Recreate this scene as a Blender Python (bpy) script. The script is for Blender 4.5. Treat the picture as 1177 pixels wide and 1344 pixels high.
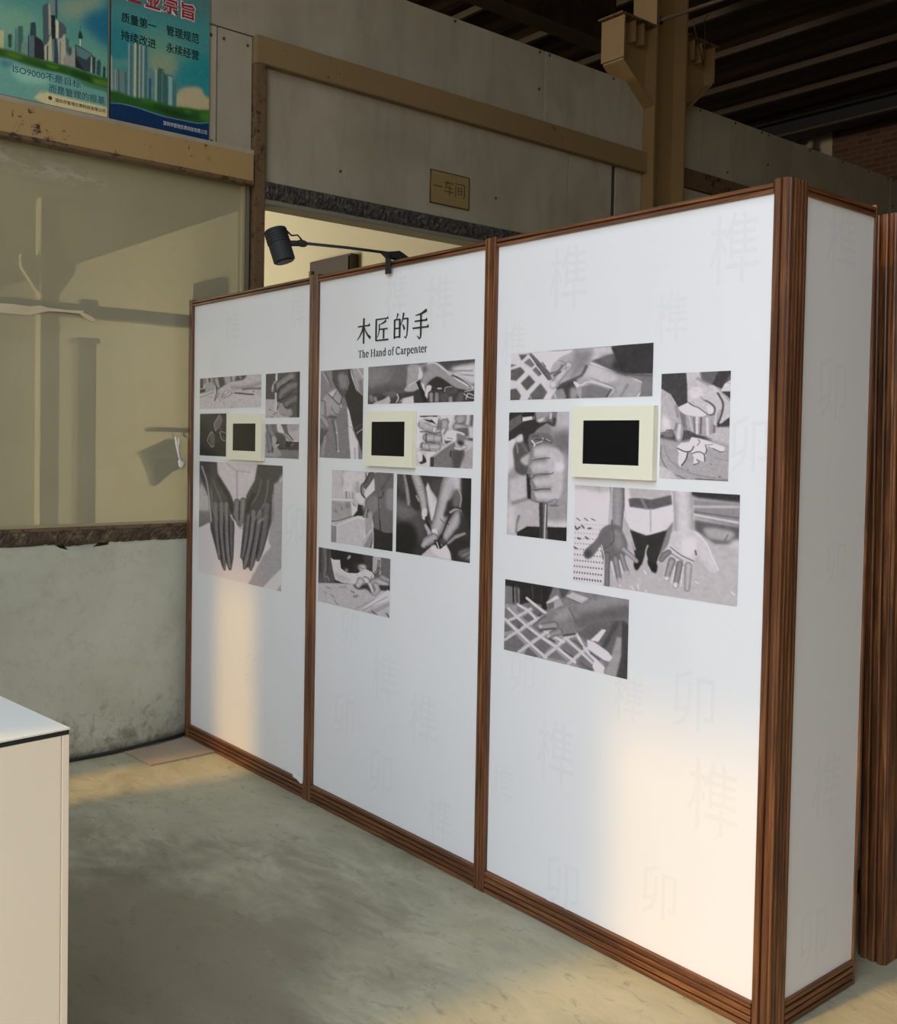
import bpy, bmesh, math, random
import numpy as np
from mathutils import Vector, Matrix
random.seed(7)
for o in list(bpy.data.objects): bpy.data.objects.remove(o)
S = bpy.context.scene
COL = S.collection

# ------------------------------------------------------------ camera
cd = bpy.data.cameras.new('camera'); cam = bpy.data.objects.new('camera', cd); COL.objects.link(cam)
cd.sensor_fit = 'VERTICAL'; cd.sensor_height = 36.0; cd.sensor_width = 36.0
cd.lens = 36.0*1350.6157/1344.0
cd.shift_x = -14.0887/1344.0; cd.shift_y = -49.7699/1344.0
cd.clip_start = .05; cd.clip_end = 300
RGT = Vector((0.76224007, -0.64702992, 0.01850299)); UPV = Vector((0.00629963, 0.03599904, 0.99933197)); FWD = Vector((0.64726377, 0.76161431, -0.03151596))
m = Matrix.Identity(4)
for i in range(3):
    m[i][0] = RGT[i]; m[i][1] = UPV[i]; m[i][2] = -FWD[i]
m.translation = Vector((-2.57442, -5.35623, 1.69133))
cam.matrix_world = m
S.camera = cam

# ------------------------------------------------------------ world, sun, daylight
S.view_settings.view_transform = 'Standard'; S.view_settings.look = 'None'
S.view_settings.gamma = 1.0; S.view_settings.use_curve_mapping = False
S.view_settings.exposure = 0.0
W = bpy.data.worlds.new('sky'); S.world = W; W.use_nodes = True
bg = W.node_tree.nodes['Background']; bg.inputs[0].default_value = (0.80, 0.88, 1.0, 1); bg.inputs[1].default_value = 3.65
XW = -3.5                      # inner face of the wall with the doorway the sun comes through
sun = bpy.data.lights.new('sun', 'SUN'); sun.energy = 1.95; sun.color = (1.0, .56, .10); sun.angle = math.radians(2.2)
so = bpy.data.objects.new('sun', sun); COL.objects.link(so)
az, el = math.radians(-6.5), math.radians(52.0)
sd = Vector((math.cos(el)*math.cos(az), math.cos(el)*math.sin(az), -math.sin(el)))
so.rotation_euler = sd.to_track_quat('-Z', 'Y').to_euler(); so.location = (-12, 2, 6)
def portal(name, loc, dirv, sx, sy):
    l = bpy.data.lights.new(name, 'AREA'); l.shape = 'RECTANGLE'; l.size = sx; l.size_y = sy; l.cycles.is_portal = True
    o = bpy.data.objects.new(name, l); COL.objects.link(o); o.location = loc
    o.rotation_euler = Vector(dirv).to_track_quat('-Z', 'Y').to_euler(); return o
DOOR_A = (-2.70, -7.6, 0.0, 5.58)     # y0, y1, z0, z1 of the wide doorway in the west wall
SLOT_B = (0.08, -0.36, 0.0, 5.75)     # gap beside the sliding door leaf
TOP = 5.9         # closed band above the openings
portal('door_daylight', (XW-.1, (DOOR_A[0]+DOOR_A[1])/2, 2.79), (1, 0, 0), 5.58, 4.9)
portal('slot_daylight', (XW-.1, -.14, 2.87), (1, 0, 0), 5.75, .44)
ROOF_FILL = (-3.1, -1.5, -6.5, -1.5)        # added unseen roof opening to brighten panel tops and wall (x0, x1, y0, y1)
portal('roof_fill_daylight', (-2.3, -4.0, 6.60), (0, 0, -1), 1.6, 5.0)
def area(name, loc, dirv, sx, sy, watt, colr):
    l = bpy.data.lights.new(name, 'AREA'); l.shape = 'RECTANGLE'; l.size = sx; l.size_y = sy; l.energy = watt; l.color = colr
    o = bpy.data.objects.new(name, l); COL.objects.link(o); o.location = loc
    o.rotation_euler = Vector(dirv).to_track_quat('-Z', 'Y').to_euler(); return o
area('room_fill_light', (XW+.08, 6.2, 2.1), (1, 0, 0), 3.0, 11.0, 1250, (1.0, .92, .74))  # added fill light for the room behind; no window is built there

# ------------------------------------------------------------ materials
def lin(c): return tuple(((v/255)/12.92 if v/255 <= .04045 else ((v/255+.055)/1.055)**2.4) for v in c)
class NT:
    def __init__(s, name, rough=.6, metal=0.0):
        s.m = bpy.data.materials.new(name); s.m.use_nodes = True; s.t = s.m.node_tree; s.n = s.t.nodes; s.l = s.t.links
        s.b = s.n['Principled BSDF']; s.b.inputs['Roughness'].default_value = rough; s.b.inputs['Metallic'].default_value = metal
        s.co = s.n.new('ShaderNodeNewGeometry').outputs['Position']
    def map(s, sc=(1, 1, 1), rot=(0, 0, 0), loc=(0, 0, 0)):
        k = s.n.new('ShaderNodeMapping'); s.l.new(s.co, k.inputs[0]); k.inputs['Scale'].default_value = sc; k.inputs['Rotation'].default_value = rot; k.inputs['Location'].default_value = loc
        return k.outputs[0]
    def noise(s, vec, scale, detail=4, rough=.55, dist=0):
        k = s.n.new('ShaderNodeTexNoise'); s.l.new(vec, k.inputs['Vector']); k.inputs['Scale'].default_value = scale
        k.inputs['Detail'].default_value = detail; k.inputs['Roughness'].default_value = rough; k.inputs['Distortion'].default_value = dist
        return k.outputs['Fac']
    def ramp(s, fac, stops):
        k = s.n.new('ShaderNodeValToRGB'); s.l.new(fac, k.inputs[0]); e = k.color_ramp.elements
        while len(e) > 1: e.remove(e[-1])
        for i, (p, c) in enumerate(stops):
            q = e[0] if i == 0 else e.new(p)
            q.position = p; q.color = (*c, 1) if len(c) == 3 else c
        return k.outputs[0]
    def mix(s, fac, a, b, mode='MIX'):
        k = s.n.new('ShaderNodeMix'); k.data_type = 'RGBA'; k.blend_type = mode
        for i, v in ((0, fac), (6, a), (7, b)):
            if hasattr(v, 'links'): s.l.new(v, k.inputs[i])
            elif i == 0: k.inputs[0].default_value = v
            else: k.inputs[i].default_value = (*v, 1)
        return k.outputs[2]
    def math(s, op, a, b=None, clamp=False):
        k = s.n.new('ShaderNodeMath'); k.operation = op; k.use_clamp = clamp
        for i, v in ((0, a), (1, b)):
            if v is None: continue
            if hasattr(v, 'links'): s.l.new(v, k.inputs[i])
            else: k.inputs[i].default_value = v
        return k.outputs[0]
    def xyz(s):
        k = s.n.new('ShaderNodeSeparateXYZ'); s.l.new(s.co, k.inputs[0]); return k.outputs
    def col(s, c):
        if hasattr(c, 'links'): s.l.new(c, s.b.inputs['Base Color'])
        else: s.b.inputs['Base Color'].default_value = (*c, 1)
    def bump(s, h, strength=.3, dist=.01):
        k = s.n.new('ShaderNodeBump'); s.l.new(h, k.inputs['Height']); k.inputs['Strength'].default_value = strength; k.inputs['Distance'].default_value = dist
        s.l.new(k.outputs[0], s.b.inputs['Normal'])
def plain(name, c, rough=.6, metal=0.0):
    k = NT(name, rough, metal); k.col(c); return k.m
M = {}
def wood(name, axis):
    k = NT(name, .33)
    sc = {'z': (1, 1, .035), 'y': (1, .035, 1), 'x': (.035, 1, 1)}[axis]
    g = k.noise(k.map(sc), 70, 5, .65, .6); g2 = k.noise(k.map(tuple(v*.5 for v in sc)), 18, 3, .5, 1.2)
    c = k.ramp(g, [(.30, (.036, .013, .006)), (.48, (.118, .046, .017)), (.62, (.265, .108, .038)), (.80, (.42, .185, .066))])
    c = k.mix(k.ramp(g2, [(.35, (0, 0, 0)), (.6, (1, 1, 1))]), k.mix(.5, c, (.09, .030, .012)), c)
    k.col(c); k.bump(g, .15, .002); return k.m
for a in 'xyz': M['wood_'+a] = wood('brown_wood_grain_'+a, a)
k = NT('white_vinyl', .5); n = k.noise(k.map((1, 1, .6)), 3.2, 3, .5, .5); k.col(k.mix(n, (.80, .81, .83), (.84, .84, .84))); k.bump(k.noise(k.map((1, 1, .25)), 7, 2, .5, .8), .12, .01); M['white'] = k.m
M['water'] = plain('pale_grey_print', (.785, .793, .80), .5)
M['black_ink'] = plain('black_ink', (.02, .02, .022), .5)
def attr_mat(name, gain=1.0, rough=.5):
    k = NT(name, rough); a = k.n.new('ShaderNodeAttribute'); a.attribute_name = 'ink'
    c = a.outputs['Color']
    if gain != 1.0: c = k.mix(1.0, c, (gain, gain, gain), 'MULTIPLY')
    k.col(c); return k.m
M['print'] = attr_mat('photo_print_ink', 1.0, .5); M['poster'] = attr_mat('poster_ink', 2.0, .32)
M['cream'] = plain('cream_plastic', (.86, .83, .66), .4)
k = NT('black_screen', .35); k.col((.006, .006, .007)); k.b.inputs['Specular IOR Level'].default_value = .12; M['screen'] = k.m
M['black'] = plain('black_metal', (.010, .011, .011), .7)
M['rubber'] = plain('black_rubber', (.012, .012, .012), .6)
k = NT('cement_board', .85)
n1 = k.noise(k.map((1, 1, .7)), 1.3, 4, .6, .3); n2 = k.noise(k.map((1, 1, .2)), 9, 5, .7)
oi = k.n.new('ShaderNodeObjectInfo').outputs['Random']
c = k.ramp(n1, [(.3, (.34, .29, .195)), (.55, (.45, .39, .275)), (.75, (.51, .45, .33))])
c = k.mix(k.math('MULTIPLY', k.ramp(n2, [(.50, (0, 0, 0)), (.78, (1, 1, 1))]), .35), c, (.15, .125, .09))
c = k.mix(k.math('MULTIPLY', oi, .28), c, (.25, .235, .17)); k.col(c); k.bump(n2, .2, .004); M['board'] = k.m
M['joint'] = plain('dark_joint', (.07, .06, .045), .9)
def paint_mat(name, base, base2, rust, amount, rough=.6):
    k = NT(name, rough); n = k.noise(k.map(), 2.2, 4, .6); f = k.noise(k.map(), 22, 6, .75, .2); f2 = k.noise(k.map(), 3.0, 3, .6)
    c = k.mix(n, base, base2)
    f = k.math('ADD', k.math('MULTIPLY', f, .7), k.math('MULTIPLY', f2, .3))
    c = k.mix(k.ramp(f, [(1-amount, (0, 0, 0)), (1-amount+.05, (1, 1, 1))]), c, rust); k.col(c); k.bump(f, .25, .004); return k.m
M['ochre'] = paint_mat('ochre_paint_rusty', (.47, .31, .115), (.38, .245, .095), (.045, .02, .012), .41)
M['ochre2'] = paint_mat('ochre_paint_worn', (.30, .20, .085), (.24, .155, .068), (.07, .035, .02), .40)
M['ochre_steel'] = paint_mat('ochre_column_paint', (.33, .205, .08), (.25, .15, .058), (.10, .05, .025), .38)
M['rust'] = paint_mat('rusty_brown_steel', (.20, .125, .055), (.13, .075, .035), (.045, .022, .012), .47)
k = NT('plaster', .9)   # painted plaster, stained near the floor
z = k.xyz()[2]; n1 = k.noise(k.map(), 2.2, 4, .55, .3); n2 = k.noise(k.map(), 16, 6, .72, .5)
c = k.ramp(n1, [(.30, (.44, .43, .33)), (.5, (.50, .50, .395)), (.70, (.55, .55, .445))])
c = k.mix(k.math('MULTIPLY', k.ramp(n2, [(.50, (0, 0, 0)), (.74, (1, 1, 1))]), .38), c, (.30, .28, .20))
low = k.math('ADD', k.math('MULTIPLY', z, -2.4), k.math('MULTIPLY', n2, 2.2)); low = k.math('SUBTRACT', low, .62, True)
c = k.mix(low, c, (.13, .12, .075)); k.col(c); k.bump(n2, .45, .01); M['plaster'] = k.m
k = NT('broken_mortar', .95); n2 = k.noise(k.map(), 26, 6, .75, .3); k.col(k.ramp(n2, [(.35, (.045, .03, .02)), (.52, (.11, .075, .045)), (.68, (.27, .20, .12))])); k.bump(n2, .9, .02); M['mortar'] = k.m
k = NT('rough_stone', .95); n2 = k.noise(k.map(), 30, 6, .8, .4); k.col(k.ramp(n2, [(.38, (.04, .035, .028)), (.52, (.12, .105, .082)), (.66, (.27, .245, .19))])); k.bump(n2, 1.0, .03); M['stone'] = k.m
M['lip'] = plain('grey_lintel_edge', (.26, .235, .18), .85)
k = NT('concrete_floor', .55)
na = k.noise(k.map((1, .8, 1), (0, 0, .6)), 1.1, 5, .6, .5); nb = k.noise(k.map((1, .45, 1), (0, 0, .5)), 6, 6, .7, 1.1); nc = k.noise(k.map((1, .5, 1), (0, 0, .7)), 22, 5, .7, .8)
c = k.ramp(na, [(.33, (.24, .235, .155)), (.48, (.325, .31, .21)), (.62, (.40, .375, .255))])
c = k.mix(k.math('MULTIPLY', k.ramp(nb, [(.42, (0, 0, 0)), (.62, (1, 1, 1))]), .55), c, (.48, .45, .32))
c = k.mix(k.math('MULTIPLY', k.ramp(nc, [(.56, (0, 0, 0)), (.68, (1, 1, 1))]), .45), c, (.13, .125, .085))
c = k.mix(k.math('MULTIPLY', k.ramp(nb, [(.60, (0, 0, 0)), (.68, (1, 1, 1))]), .5), c, (.42, .41, .33))
# darker brown patch in the middle of the floor
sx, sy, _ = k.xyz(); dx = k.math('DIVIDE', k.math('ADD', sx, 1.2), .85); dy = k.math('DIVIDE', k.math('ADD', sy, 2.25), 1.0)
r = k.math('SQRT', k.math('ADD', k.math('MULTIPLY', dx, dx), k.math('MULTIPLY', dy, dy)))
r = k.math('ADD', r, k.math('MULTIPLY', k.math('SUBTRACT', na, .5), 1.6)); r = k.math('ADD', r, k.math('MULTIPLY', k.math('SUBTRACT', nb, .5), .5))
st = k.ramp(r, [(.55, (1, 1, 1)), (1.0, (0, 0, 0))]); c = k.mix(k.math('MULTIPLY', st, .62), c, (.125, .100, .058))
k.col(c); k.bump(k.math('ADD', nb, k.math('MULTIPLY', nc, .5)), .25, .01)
k.l.new(k.ramp(nb, [(.3, (.42,)*3), (.7, (.75,)*3)]), k.b.inputs['Roughness']); M['floor'] = k.m
k = NT('dark_roof', .8); n1 = k.noise(k.map((1, .15, 1)), 6, 4, .7); k.col(k.ramp(n1, [(.3, (.030, .013, .006)), (.7, (.085, .042, .020))])); M['roof'] = k.m
M['purlin'] = plain('dark_purlin', (.105, .07, .045), .7)
k = NT('dark_brick', .9); bt = k.n.new('ShaderNodeTexBrick'); k.l.new(k.map((1, 1, 1), (0, math.radians(90), math.radians(90))), bt.inputs['Vector'])
bt.inputs['Scale'].default_value = 1; bt.inputs['Brick Width'].default_value = .24; bt.inputs['Row Height'].default_value = .075; bt.inputs['Mortar Size'].default_value = .01
bt.inputs['Color1'].default_value = (.16, .06, .035, 1); bt.inputs['Color2'].default_value = (.10, .04, .025, 1); bt.inputs['Mortar'].default_value = (.14, .10, .07, 1)
k.col(bt.outputs['Color']); M['brick'] = k.m
k = NT('cream_wall', .85); n1 = k.noise(k.map(), 1.2, 4, .6); k.col(k.mix(n1, (.58, .53, .39), (.64, .59, .45))); M['room_wall'] = k.m
M['room_ceiling'] = plain('dim_room_ceiling', (.17, .15, .10), .9)
M['shell'] = plain('dusty_hall_wall', (.52, .43, .31), .9)
M['earth'] = plain('sunlit_yard', (.32, .28, .21), .9)
M['brown_box'] = plain('brown_paint', (.040, .024, .016), .5)
M['bead'] = plain('putty_bead', (.40, .33, .19), .6)
M['grey_rail'] = plain('grey_rail_paint', (.16, .145, .10), .7)
k = NT('masking_tape', .7); n1 = k.noise(k.map(), 12, 3, .6); k.col(k.mix(n1, (.55, .45, .27), (.72, .62, .42))); M['tape'] = k.m; M['room_post'] = plain('dusty_room_post', (.44, .39, .26), .8)
M['green'] = plain('pale_green_plastic', (.33, .37, .18), .5)
M['cord'] = plain('white_cord', (.85, .82, .76), .7)
k = NT('tan_board', .7); n1 = k.noise(k.map(), 5, 4, .6, .5); k.col(k.mix(n1, (.30, .235, .165), (.40, .32, .235))); M['tan'] = k.m
k = NT('plinth_laminate', .45); n1 = k.noise(k.map((1, 1, .5)), 2.0, 2, .5); k.col(k.mix(n1, (.82, .70, .54), (.86, .75, .60))); M['laminate'] = k.m
M['laminate_white'] = plain('white_laminate_top', (.72, .72, .665), .5)
k = NT('brass_sign', .55, .0); n1 = k.noise(k.map((.15, 1, 1)), 40, 3, .6); k.col(k.mix(n1, (.30, .21, .075), (.36, .255, .10))); M['brass'] = k.m
M['sign_ink'] = plain('dark_sign_ink', (.05, .035, .015), .6)
M['red'] = plain('red_ink', (.42, .012, .02), .4); M['white_ink'] = plain('white_ink', (.72, .74, .70), .4); M['dark_ink'] = plain('dark_green_ink', (.008, .018, .012), .4)
M['slate_ink'] = plain('slate_ink', (.07, .12, .20), .4); M['brown_ink'] = plain('brown_ink', (.12, .06, .02), .4)
# dusty glass: transparent pane with a film of dust and old scrape marks
k = NT('dusty_glass', .15); n_, l_ = k.n, k.l
tr = n_.new('ShaderNodeBsdfTransparent'); tr.inputs[0].default_value = (.88, .87, .78, 1)
gl = n_.new('ShaderNodeBsdfGlossy'); gl.inputs['Roughness'].default_value = .05; gl.inputs[0].default_value = (.9, .92, .88, 1)
df = n_.new('ShaderNodeBsdfDiffuse')
px, py, pz = k.xyz()
d1 = k.noise(k.map((1, 1, .5)), 1.6, 4, .6, .4); d2 = k.noise(k.map((.6, 1, 1.4)), 11, 5, .75, .5)
l_.new(k.mix(d1, (.46, .42, .28), (.52, .48, .34)), df.inputs[0])
band = k.math('SUBTRACT', 1.0, k.math('MULTIPLY', k.math('ABSOLUTE', k.math('SUBTRACT', k.math('ADD', pz, k.math('MULTIPLY', px, .10)), 2.97)), 13.0), True)
band = k.math('MULTIPLY', band, k.math('MULTIPLY', k.math('SUBTRACT', -.42, px), 6.0, True))
scr = k.math('MULTIPLY', k.ramp(d2, [(.46, (0, 0, 0)), (.56, (1, 1, 1))]), band)
fac = k.math('ADD', k.math('ADD', .46, k.math('MULTIPLY', d1, .18)), k.math('MULTIPLY', scr, .5), True)
m1 = n_.new('ShaderNodeMixShader'); l_.new(fac, m1.inputs[0]); l_.new(tr.outputs[0], m1.inputs[1]); l_.new(df.outputs[0], m1.inputs[2])
fr = n_.new('ShaderNodeFresnel'); fr.inputs[0].default_value = 1.35
m2 = n_.new('ShaderNodeMixShader'); l_.new(fr.outputs[0], m2.inputs[0]); l_.new(m1.outputs[0], m2.inputs[1]); l_.new(gl.outputs[0], m2.inputs[2])
l_.new(m2.outputs[0], n_['Material Output'].inputs[0]); M['glass'] = k.m

# ------------------------------------------------------------ helpers
WL = {}
def link(o, parent=None):
    COL.objects.link(o)
    if parent is not None:
        o.parent = parent
        o.matrix_parent_inverse = Matrix.Translation(-WL.get(parent.name, Vector((0, 0, 0))))
    return o
def meshobj(name, me, mat, parent=None, label=None, kind=None):
    if mat: me.materials.append(mat)
    o = bpy.data.objects.new(name, me); link(o, parent)
    if label: o['label'] = label
    if kind: o['kind'] = kind
    return o
def obj(name, bm, mat, parent=None, label=None, kind=None, smooth=False):
    me = bpy.data.meshes.new(name); bmesh.ops.recalc_face_normals(bm, faces=bm.faces); bm.to_mesh(me); bm.free()
    if smooth:
        for p in me.polygons: p.use_smooth = True
    return meshobj(name, me, mat, parent, label, kind)
def thing(name, label, cat, loc, group=None):
    o = bpy.data.objects.new(name, None); COL.objects.link(o); o.location = loc; o.empty_display_size = .1
    WL[o.name] = Vector(loc); o['label'] = label; o['category'] = cat
    if group: o['group'] = group
    return o
def struct(name, loc=(0, 0, 0)):
    o = bpy.data.objects.new(name, None); COL.objects.link(o); o.location = loc; WL[o.name] = Vector(loc); o['kind'] = 'structure'; return o
def box(bm, x0, x1, y0, y1, z0, z1, bev=0):
    v = [bm.verts.new((x, y, z)) for x in (x0, x1) for y in (y0, y1) for z in (z0, z1)]
    f = [bm.faces.new([v[i] for i in q]) for q in ((0, 1, 3, 2), (4, 6, 7, 5), (0, 4, 5, 1), (2, 3, 7, 6), (0, 2, 6, 4), (1, 5, 7, 3))]
    if bev:
        es = list({e for q in f for e in q.edges}); bmesh.ops.bevel(bm, geom=es, offset=bev, segments=2, affect='EDGES')
    return bm
def bx(*a, **k): return box(bmesh.new(), *a, **k)
def prism(bm, pts, l0, l1, fn):
    a = [bm.verts.new(fn(u, d, l0)) for u, d in pts]; b = [bm.verts.new(fn(u, d, l1)) for u, d in pts]; n = len(pts)
    for i in range(n): bm.faces.new((a[i], a[(i+1) % n], b[(i+1) % n], b[i]))
    bm.faces.new(a); bm.faces.new(b[::-1]); return bm
def ribs(u0, u1, n, h, t):
    """cross section (u, depth): flat back at -t, n rounded ribs standing h proud"""
    w = (u1-u0)/n; p = [(u0, -t)]
    for i in range(n):
        a = u0+i*w
        p += [(a+.03*w, -.004), (a+.12*w, h*.8), (a+.24*w, h), (a+.76*w, h), (a+.88*w, h*.8), (a+.97*w, -.004)]
    return p+[(u1, -t)]
def tube(bm, pts, r, n=10, caps=True):
    pts = [Vector(p) for p in pts]; rings = []
    rr = r if hasattr(r, '__len__') else [r]*len(pts)
    for i, p in enumerate(pts):
        d = (pts[min(i+1, len(pts)-1)]-pts[max(i-1, 0)]).normalized()
        a = d.orthogonal().normalized() if i == 0 else (rings_a - d*rings_a.dot(d)).normalized()
        rings_a = a; b = d.cross(a)
        rings.append([bm.verts.new(p+rr[i]*(math.cos(t*2*math.pi/n)*a+math.sin(t*2*math.pi/n)*b)) for t in range(n)])
    for i in range(len(rings)-1):
        for j in range(n): bm.faces.new((rings[i][j], rings[i][(j+1) % n], rings[i+1][(j+1) % n], rings[i+1][j]))
    if caps: bm.faces.new(rings[0][::-1]); bm.faces.new(rings[-1])
    return bm
def ball(bm, c, r, sc=(1, 1, 1)):
    bmesh.ops.create_uvsphere(bm, u_segments=12, v_segments=8, radius=r, matrix=Matrix.Translation(c) @ Matrix.Diagonal((*sc, 1))); return bm
def wob(v): return v

# ------------------------------------------------------------ the hall shell
YW = 0.04
bm = bmesh.new()
nx, ny = 40, 60
for i in range(nx):
    for j in range(ny):
        pass
bm.free()
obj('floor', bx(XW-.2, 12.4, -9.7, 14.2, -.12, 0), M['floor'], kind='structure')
g = obj('ground', bx(-60, 60, -60, 60, -.30, -.13), M['earth'], kind='structure')
# unseen wall added outside the doorway to block the low sky
obj('wall_sky_block', bx(-16, -15.7, -30, 20, -.13, 3.2), M['shell'], kind='structure')
# west wall with doorway, slot and clerestory: piers and bands round the openings
bm = bmesh.new(); t0, t1 = XW-.2, XW
box(bm, t0, t1, SLOT_B[0], 14.2, 0, TOP); box(bm, t0, t1, DOOR_A[0], SLOT_B[1], 0, TOP)
box(bm, t0, t1, SLOT_B[1], SLOT_B[0], SLOT_B[3], TOP); box(bm, t0, t1, DOOR_A[1], DOOR_A[0], DOOR_A[3], TOP)
box(bm, t0, t1, -9.7, DOOR_A[1], 0, TOP); box(bm, t0, t1, -9.7, 14.2, TOP, 6.6)
obj('wall_west', bm, M['shell'], kind='structure')
bm = bx(XW, 12.4, -9.7, -9.5, 0, 6.6); obj('wall_south', bm, M['shell'], kind='structure')
# far end wall: dark brick, a pale panel and a grey pipe
XF = 11.2
obj('wall_east', bx(XF, XF+.2, -9.5, 2.66, 0, 6.6), M['brick'], kind='structure')
w2 = obj('wall_east_panel', bx(XF, XF+.2, 2.66, 14.2, 0, 6.6), M['shell'], kind='structure')
t = thing('vertical_pipe', 'grey vertical pipe in front of the pale panel high at the far end', 'pipe', (XF-.12, 2.93, 0))
obj('pipe', tube(bmesh.new(), [(XF-.12, 2.93, 0), (XF-.12, 2.93, 6.4)], .05, 12), M['board'], t); obj('pipe_clamp', bx(XF-.18, XF-.005, 2.87, 2.99, 6.0, 6.05), M['purlin'], t)
obj('wall_north', bx(XW, 12.4, 14.0, 14.2, 0, 6.6), M['shell'], kind='structure')
# roof of profiled sheets with purlins, and one small gap where daylight shows
ZR = 6.42
bm = bmesh.new(); xs = [XW-.2+i*.10 for i in range(160)]
ys = [-9.7, ROOF_FILL[2], ROOF_FILL[3], 2.40, 2.56, 14.2]
prof = lambda i: ZR+(0.0, .03, .03, 0.0)[i % 4]
vv = [[bm.verts.new((x, y, prof(i))) for y in ys] for i, x in enumerate(xs)]
for i in range(len(xs)-1):
    for j in range(5):
        if j == 1 and ROOF_FILL[0] < xs[i] < ROOF_FILL[1]: continue
        if j == 3 and 10.04 < xs[i] < 10.10: continue
        bm.faces.new((vv[i][j], vv[i+1][j], vv[i+1][j+1], vv[i][j+1]))
roof = obj('ceiling', bm, M['roof'], kind='structure')
for i, x in enumerate([-3.3, -1.2, -.2, .8, 1.8, 2.8, 3.8, 4.8, 5.8, 6.8, 7.8, 8.8, 9.6]):
    obj('purlin', bx(x, x+.045, -9.5, 14.0, ZR-.075, ZR-.005), M['purlin'], roof)
t = thing('roof_girder', 'dark steel girder running under the roof, beyond the partition wall', 'girder', (3, 1.9, 5.6))
XG = 5.6
bm = bmesh.new(); box(bm, XW, XG, 1.8, 2.0, 5.75, 5.78); box(bm, XW, XG, 1.8, 2.0, 6.39, 6.42); obj('flange', bm, M['purlin'], t)
obj('web', bx(XW, XG, 1.89, 1.91, 5.78, 6.39), M['roof'], t)
t = thing('crane_beam', 'dark beam crossing beneath the roof near the far brick wall', 'beam', (10.6, 0, 6.0))
bm = bmesh.new(); box(bm, 10.5, 10.75, -9.5, 13.9, 6.36, 6.39); box(bm, 10.5, 10.75, -9.5, 13.9, 6.12, 6.15); obj('flange', bm, M['black'], t); obj('web', bx(10.61, 10.64, -9.5, 13.9, 6.15, 6.36), M['black'], t)
obj('cable', tube(bmesh.new(), [(10.46, -9.4, 6.2), (10.46, 3.0, 6.14), (10.46, 13.8, 6.2)], .02, 8), M['purlin'], t)

# ------------------------------------------------------------ partition wall (back wall)
wall = struct('wall_back', (0, .1, 0))
bm = bmesh.new()
box(bm, XW, 10.9, .06, .16, 3.15, 4.53); box(bm, 2.6, 10.9, .06, .16, 0, 3.15); box(bm, .37, .45, .06, .16, 0, 3.15)
obj('wall_core', bm, M['joint'], wall)
gap = .004
def board(x0, x1, z0, z1, d=0.0): obj('wall_board', bx(x0+gap, x1-gap, YW+d, .062, z0+gap, z1-gap, bev=.002), M['board'], wall)
for a, b in zip([-3.5, -2.85, -.05, 2.755], [-2.85, -.05, 2.755, 3.866]): board(a, b, 4.01, 4.54, random.uniform(-.002, .002))
for a, b in zip([4.245, 5.554, 7.855, 10.2], [5.554, 7.855, 10.2, 10.9]): board(a, b, 4.00, 4.54, random.uniform(-.002, .002))
for a, b in zip([-3.5, -1.2, .162], [-1.2, .162, .385]): board(a, b, 3.32, 4.01)
board(.45, 3.02, 3.18, 3.86); board(3.02, 3.513, 3.18, 3.86, .003); board(3.558, 3.866, 3.18, 3.86, .006)
for a, b in zip([4.26, 5.554, 7.855], [5.554, 7.855, 10.9]): board(a, b, 2.0, 3.84); board(a, b, .0, 2.0)
bm = bmesh.new()
for x in [-.6, .3, 1.1, 1.9, 2.70, 2.80, 3.5, 4.6, 5.1, 5.50, 5.61, 6.3, 6.9, 7.4, 7.80, 7.92, 8.6]:
    for z in ((4.515, 4.25) if x in (2.70, 5.61, 7.92) else (4.515,)): tube(bm, [(x, YW-.006, z), (x, YW+.01, z)], .011, 6)
for x, z in [(.20, 3.95), (.12, 3.95), (.35, 3.95), (.13, 3.36), (6.9, 4.12), (5.0, 4.07), (1.0, 3.35), (2.3, 3.4)]: tube(bm, [(x, YW-.006, z), (x, YW+.01, z)], .009, 6)
obj('nail', bm, M['joint'], wall, kind='stuff')
# steel rails on the partition
def rail(name, x0, x1, z0, z1, y0, mat):
    bm = bmesh.new(); box(bm, x0, x1, y0, YW+.02, z0, z1, bev=.004); o = obj(name, bm, mat, kind='structure'); return o
rail('trim_1', XW, .372, 3.165, 3.322, -.015, M['ochre'])
rail('trim_2', .385, 3.866, 3.852, 4.012, -.012, M['ochre2'])
rail('trim_3', 4.245, 10.6, 3.842, 3.995, .015, M['rust'])
o = obj('trim_4', bx(.385, .450, -.012, .10, 0, 3.850, bev=.004), M['rust'], kind='structure')
obj('trim_5', bx(XW, .372, -.022, .05, 3.145, 3.168, bev=.003), M['rust'], kind='structure')
obj('trim_6', bx(XW, .385, .005, .06, 3.323, 3.352, bev=.003), M['board'], kind='structure')
# lintel over the doorway: rough stone-like band and a paler lower lip
def rough_strip(x0, x1, y0, y1, z0, z1, amp, nx=220, nz=5, seed=1, edge=0.0):
    rng = random.Random(seed); bm = bmesh.new(); g = []
    for i in range(nx+1):
        row = []
        x = x0+(x1-x0)*i/nx; e = rng.uniform(-1, 1)*edge
        for j in range(nz+1):
            zz = z0+(z1-z0)*j/nz
            if j == 0: zz += e
            row.append(bm.verts.new((x, y0-rng.random()*amp*(0 < j < nz), zz)))
        g.append(row)
    for i in range(nx):
        for j in range(nz): bm.faces.new((g[i][j], g[i+1][j], g[i+1][j+1], g[i][j+1]))
    # back, top and underside
    tb = [bm.verts.new((x, y1, z)) for x in (x0, x1) for z in (z0, z1)]
    bm.faces.new((tb[0], tb[2], tb[3], tb[1]))
    bm.faces.new([g[i][0] for i in range(nx, -1, -1)]+[tb[0], tb[2]]); bm.faces.new([g[i][nz] for i in range(nx+1)]+[tb[3], tb[1]])
    return bm
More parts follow.
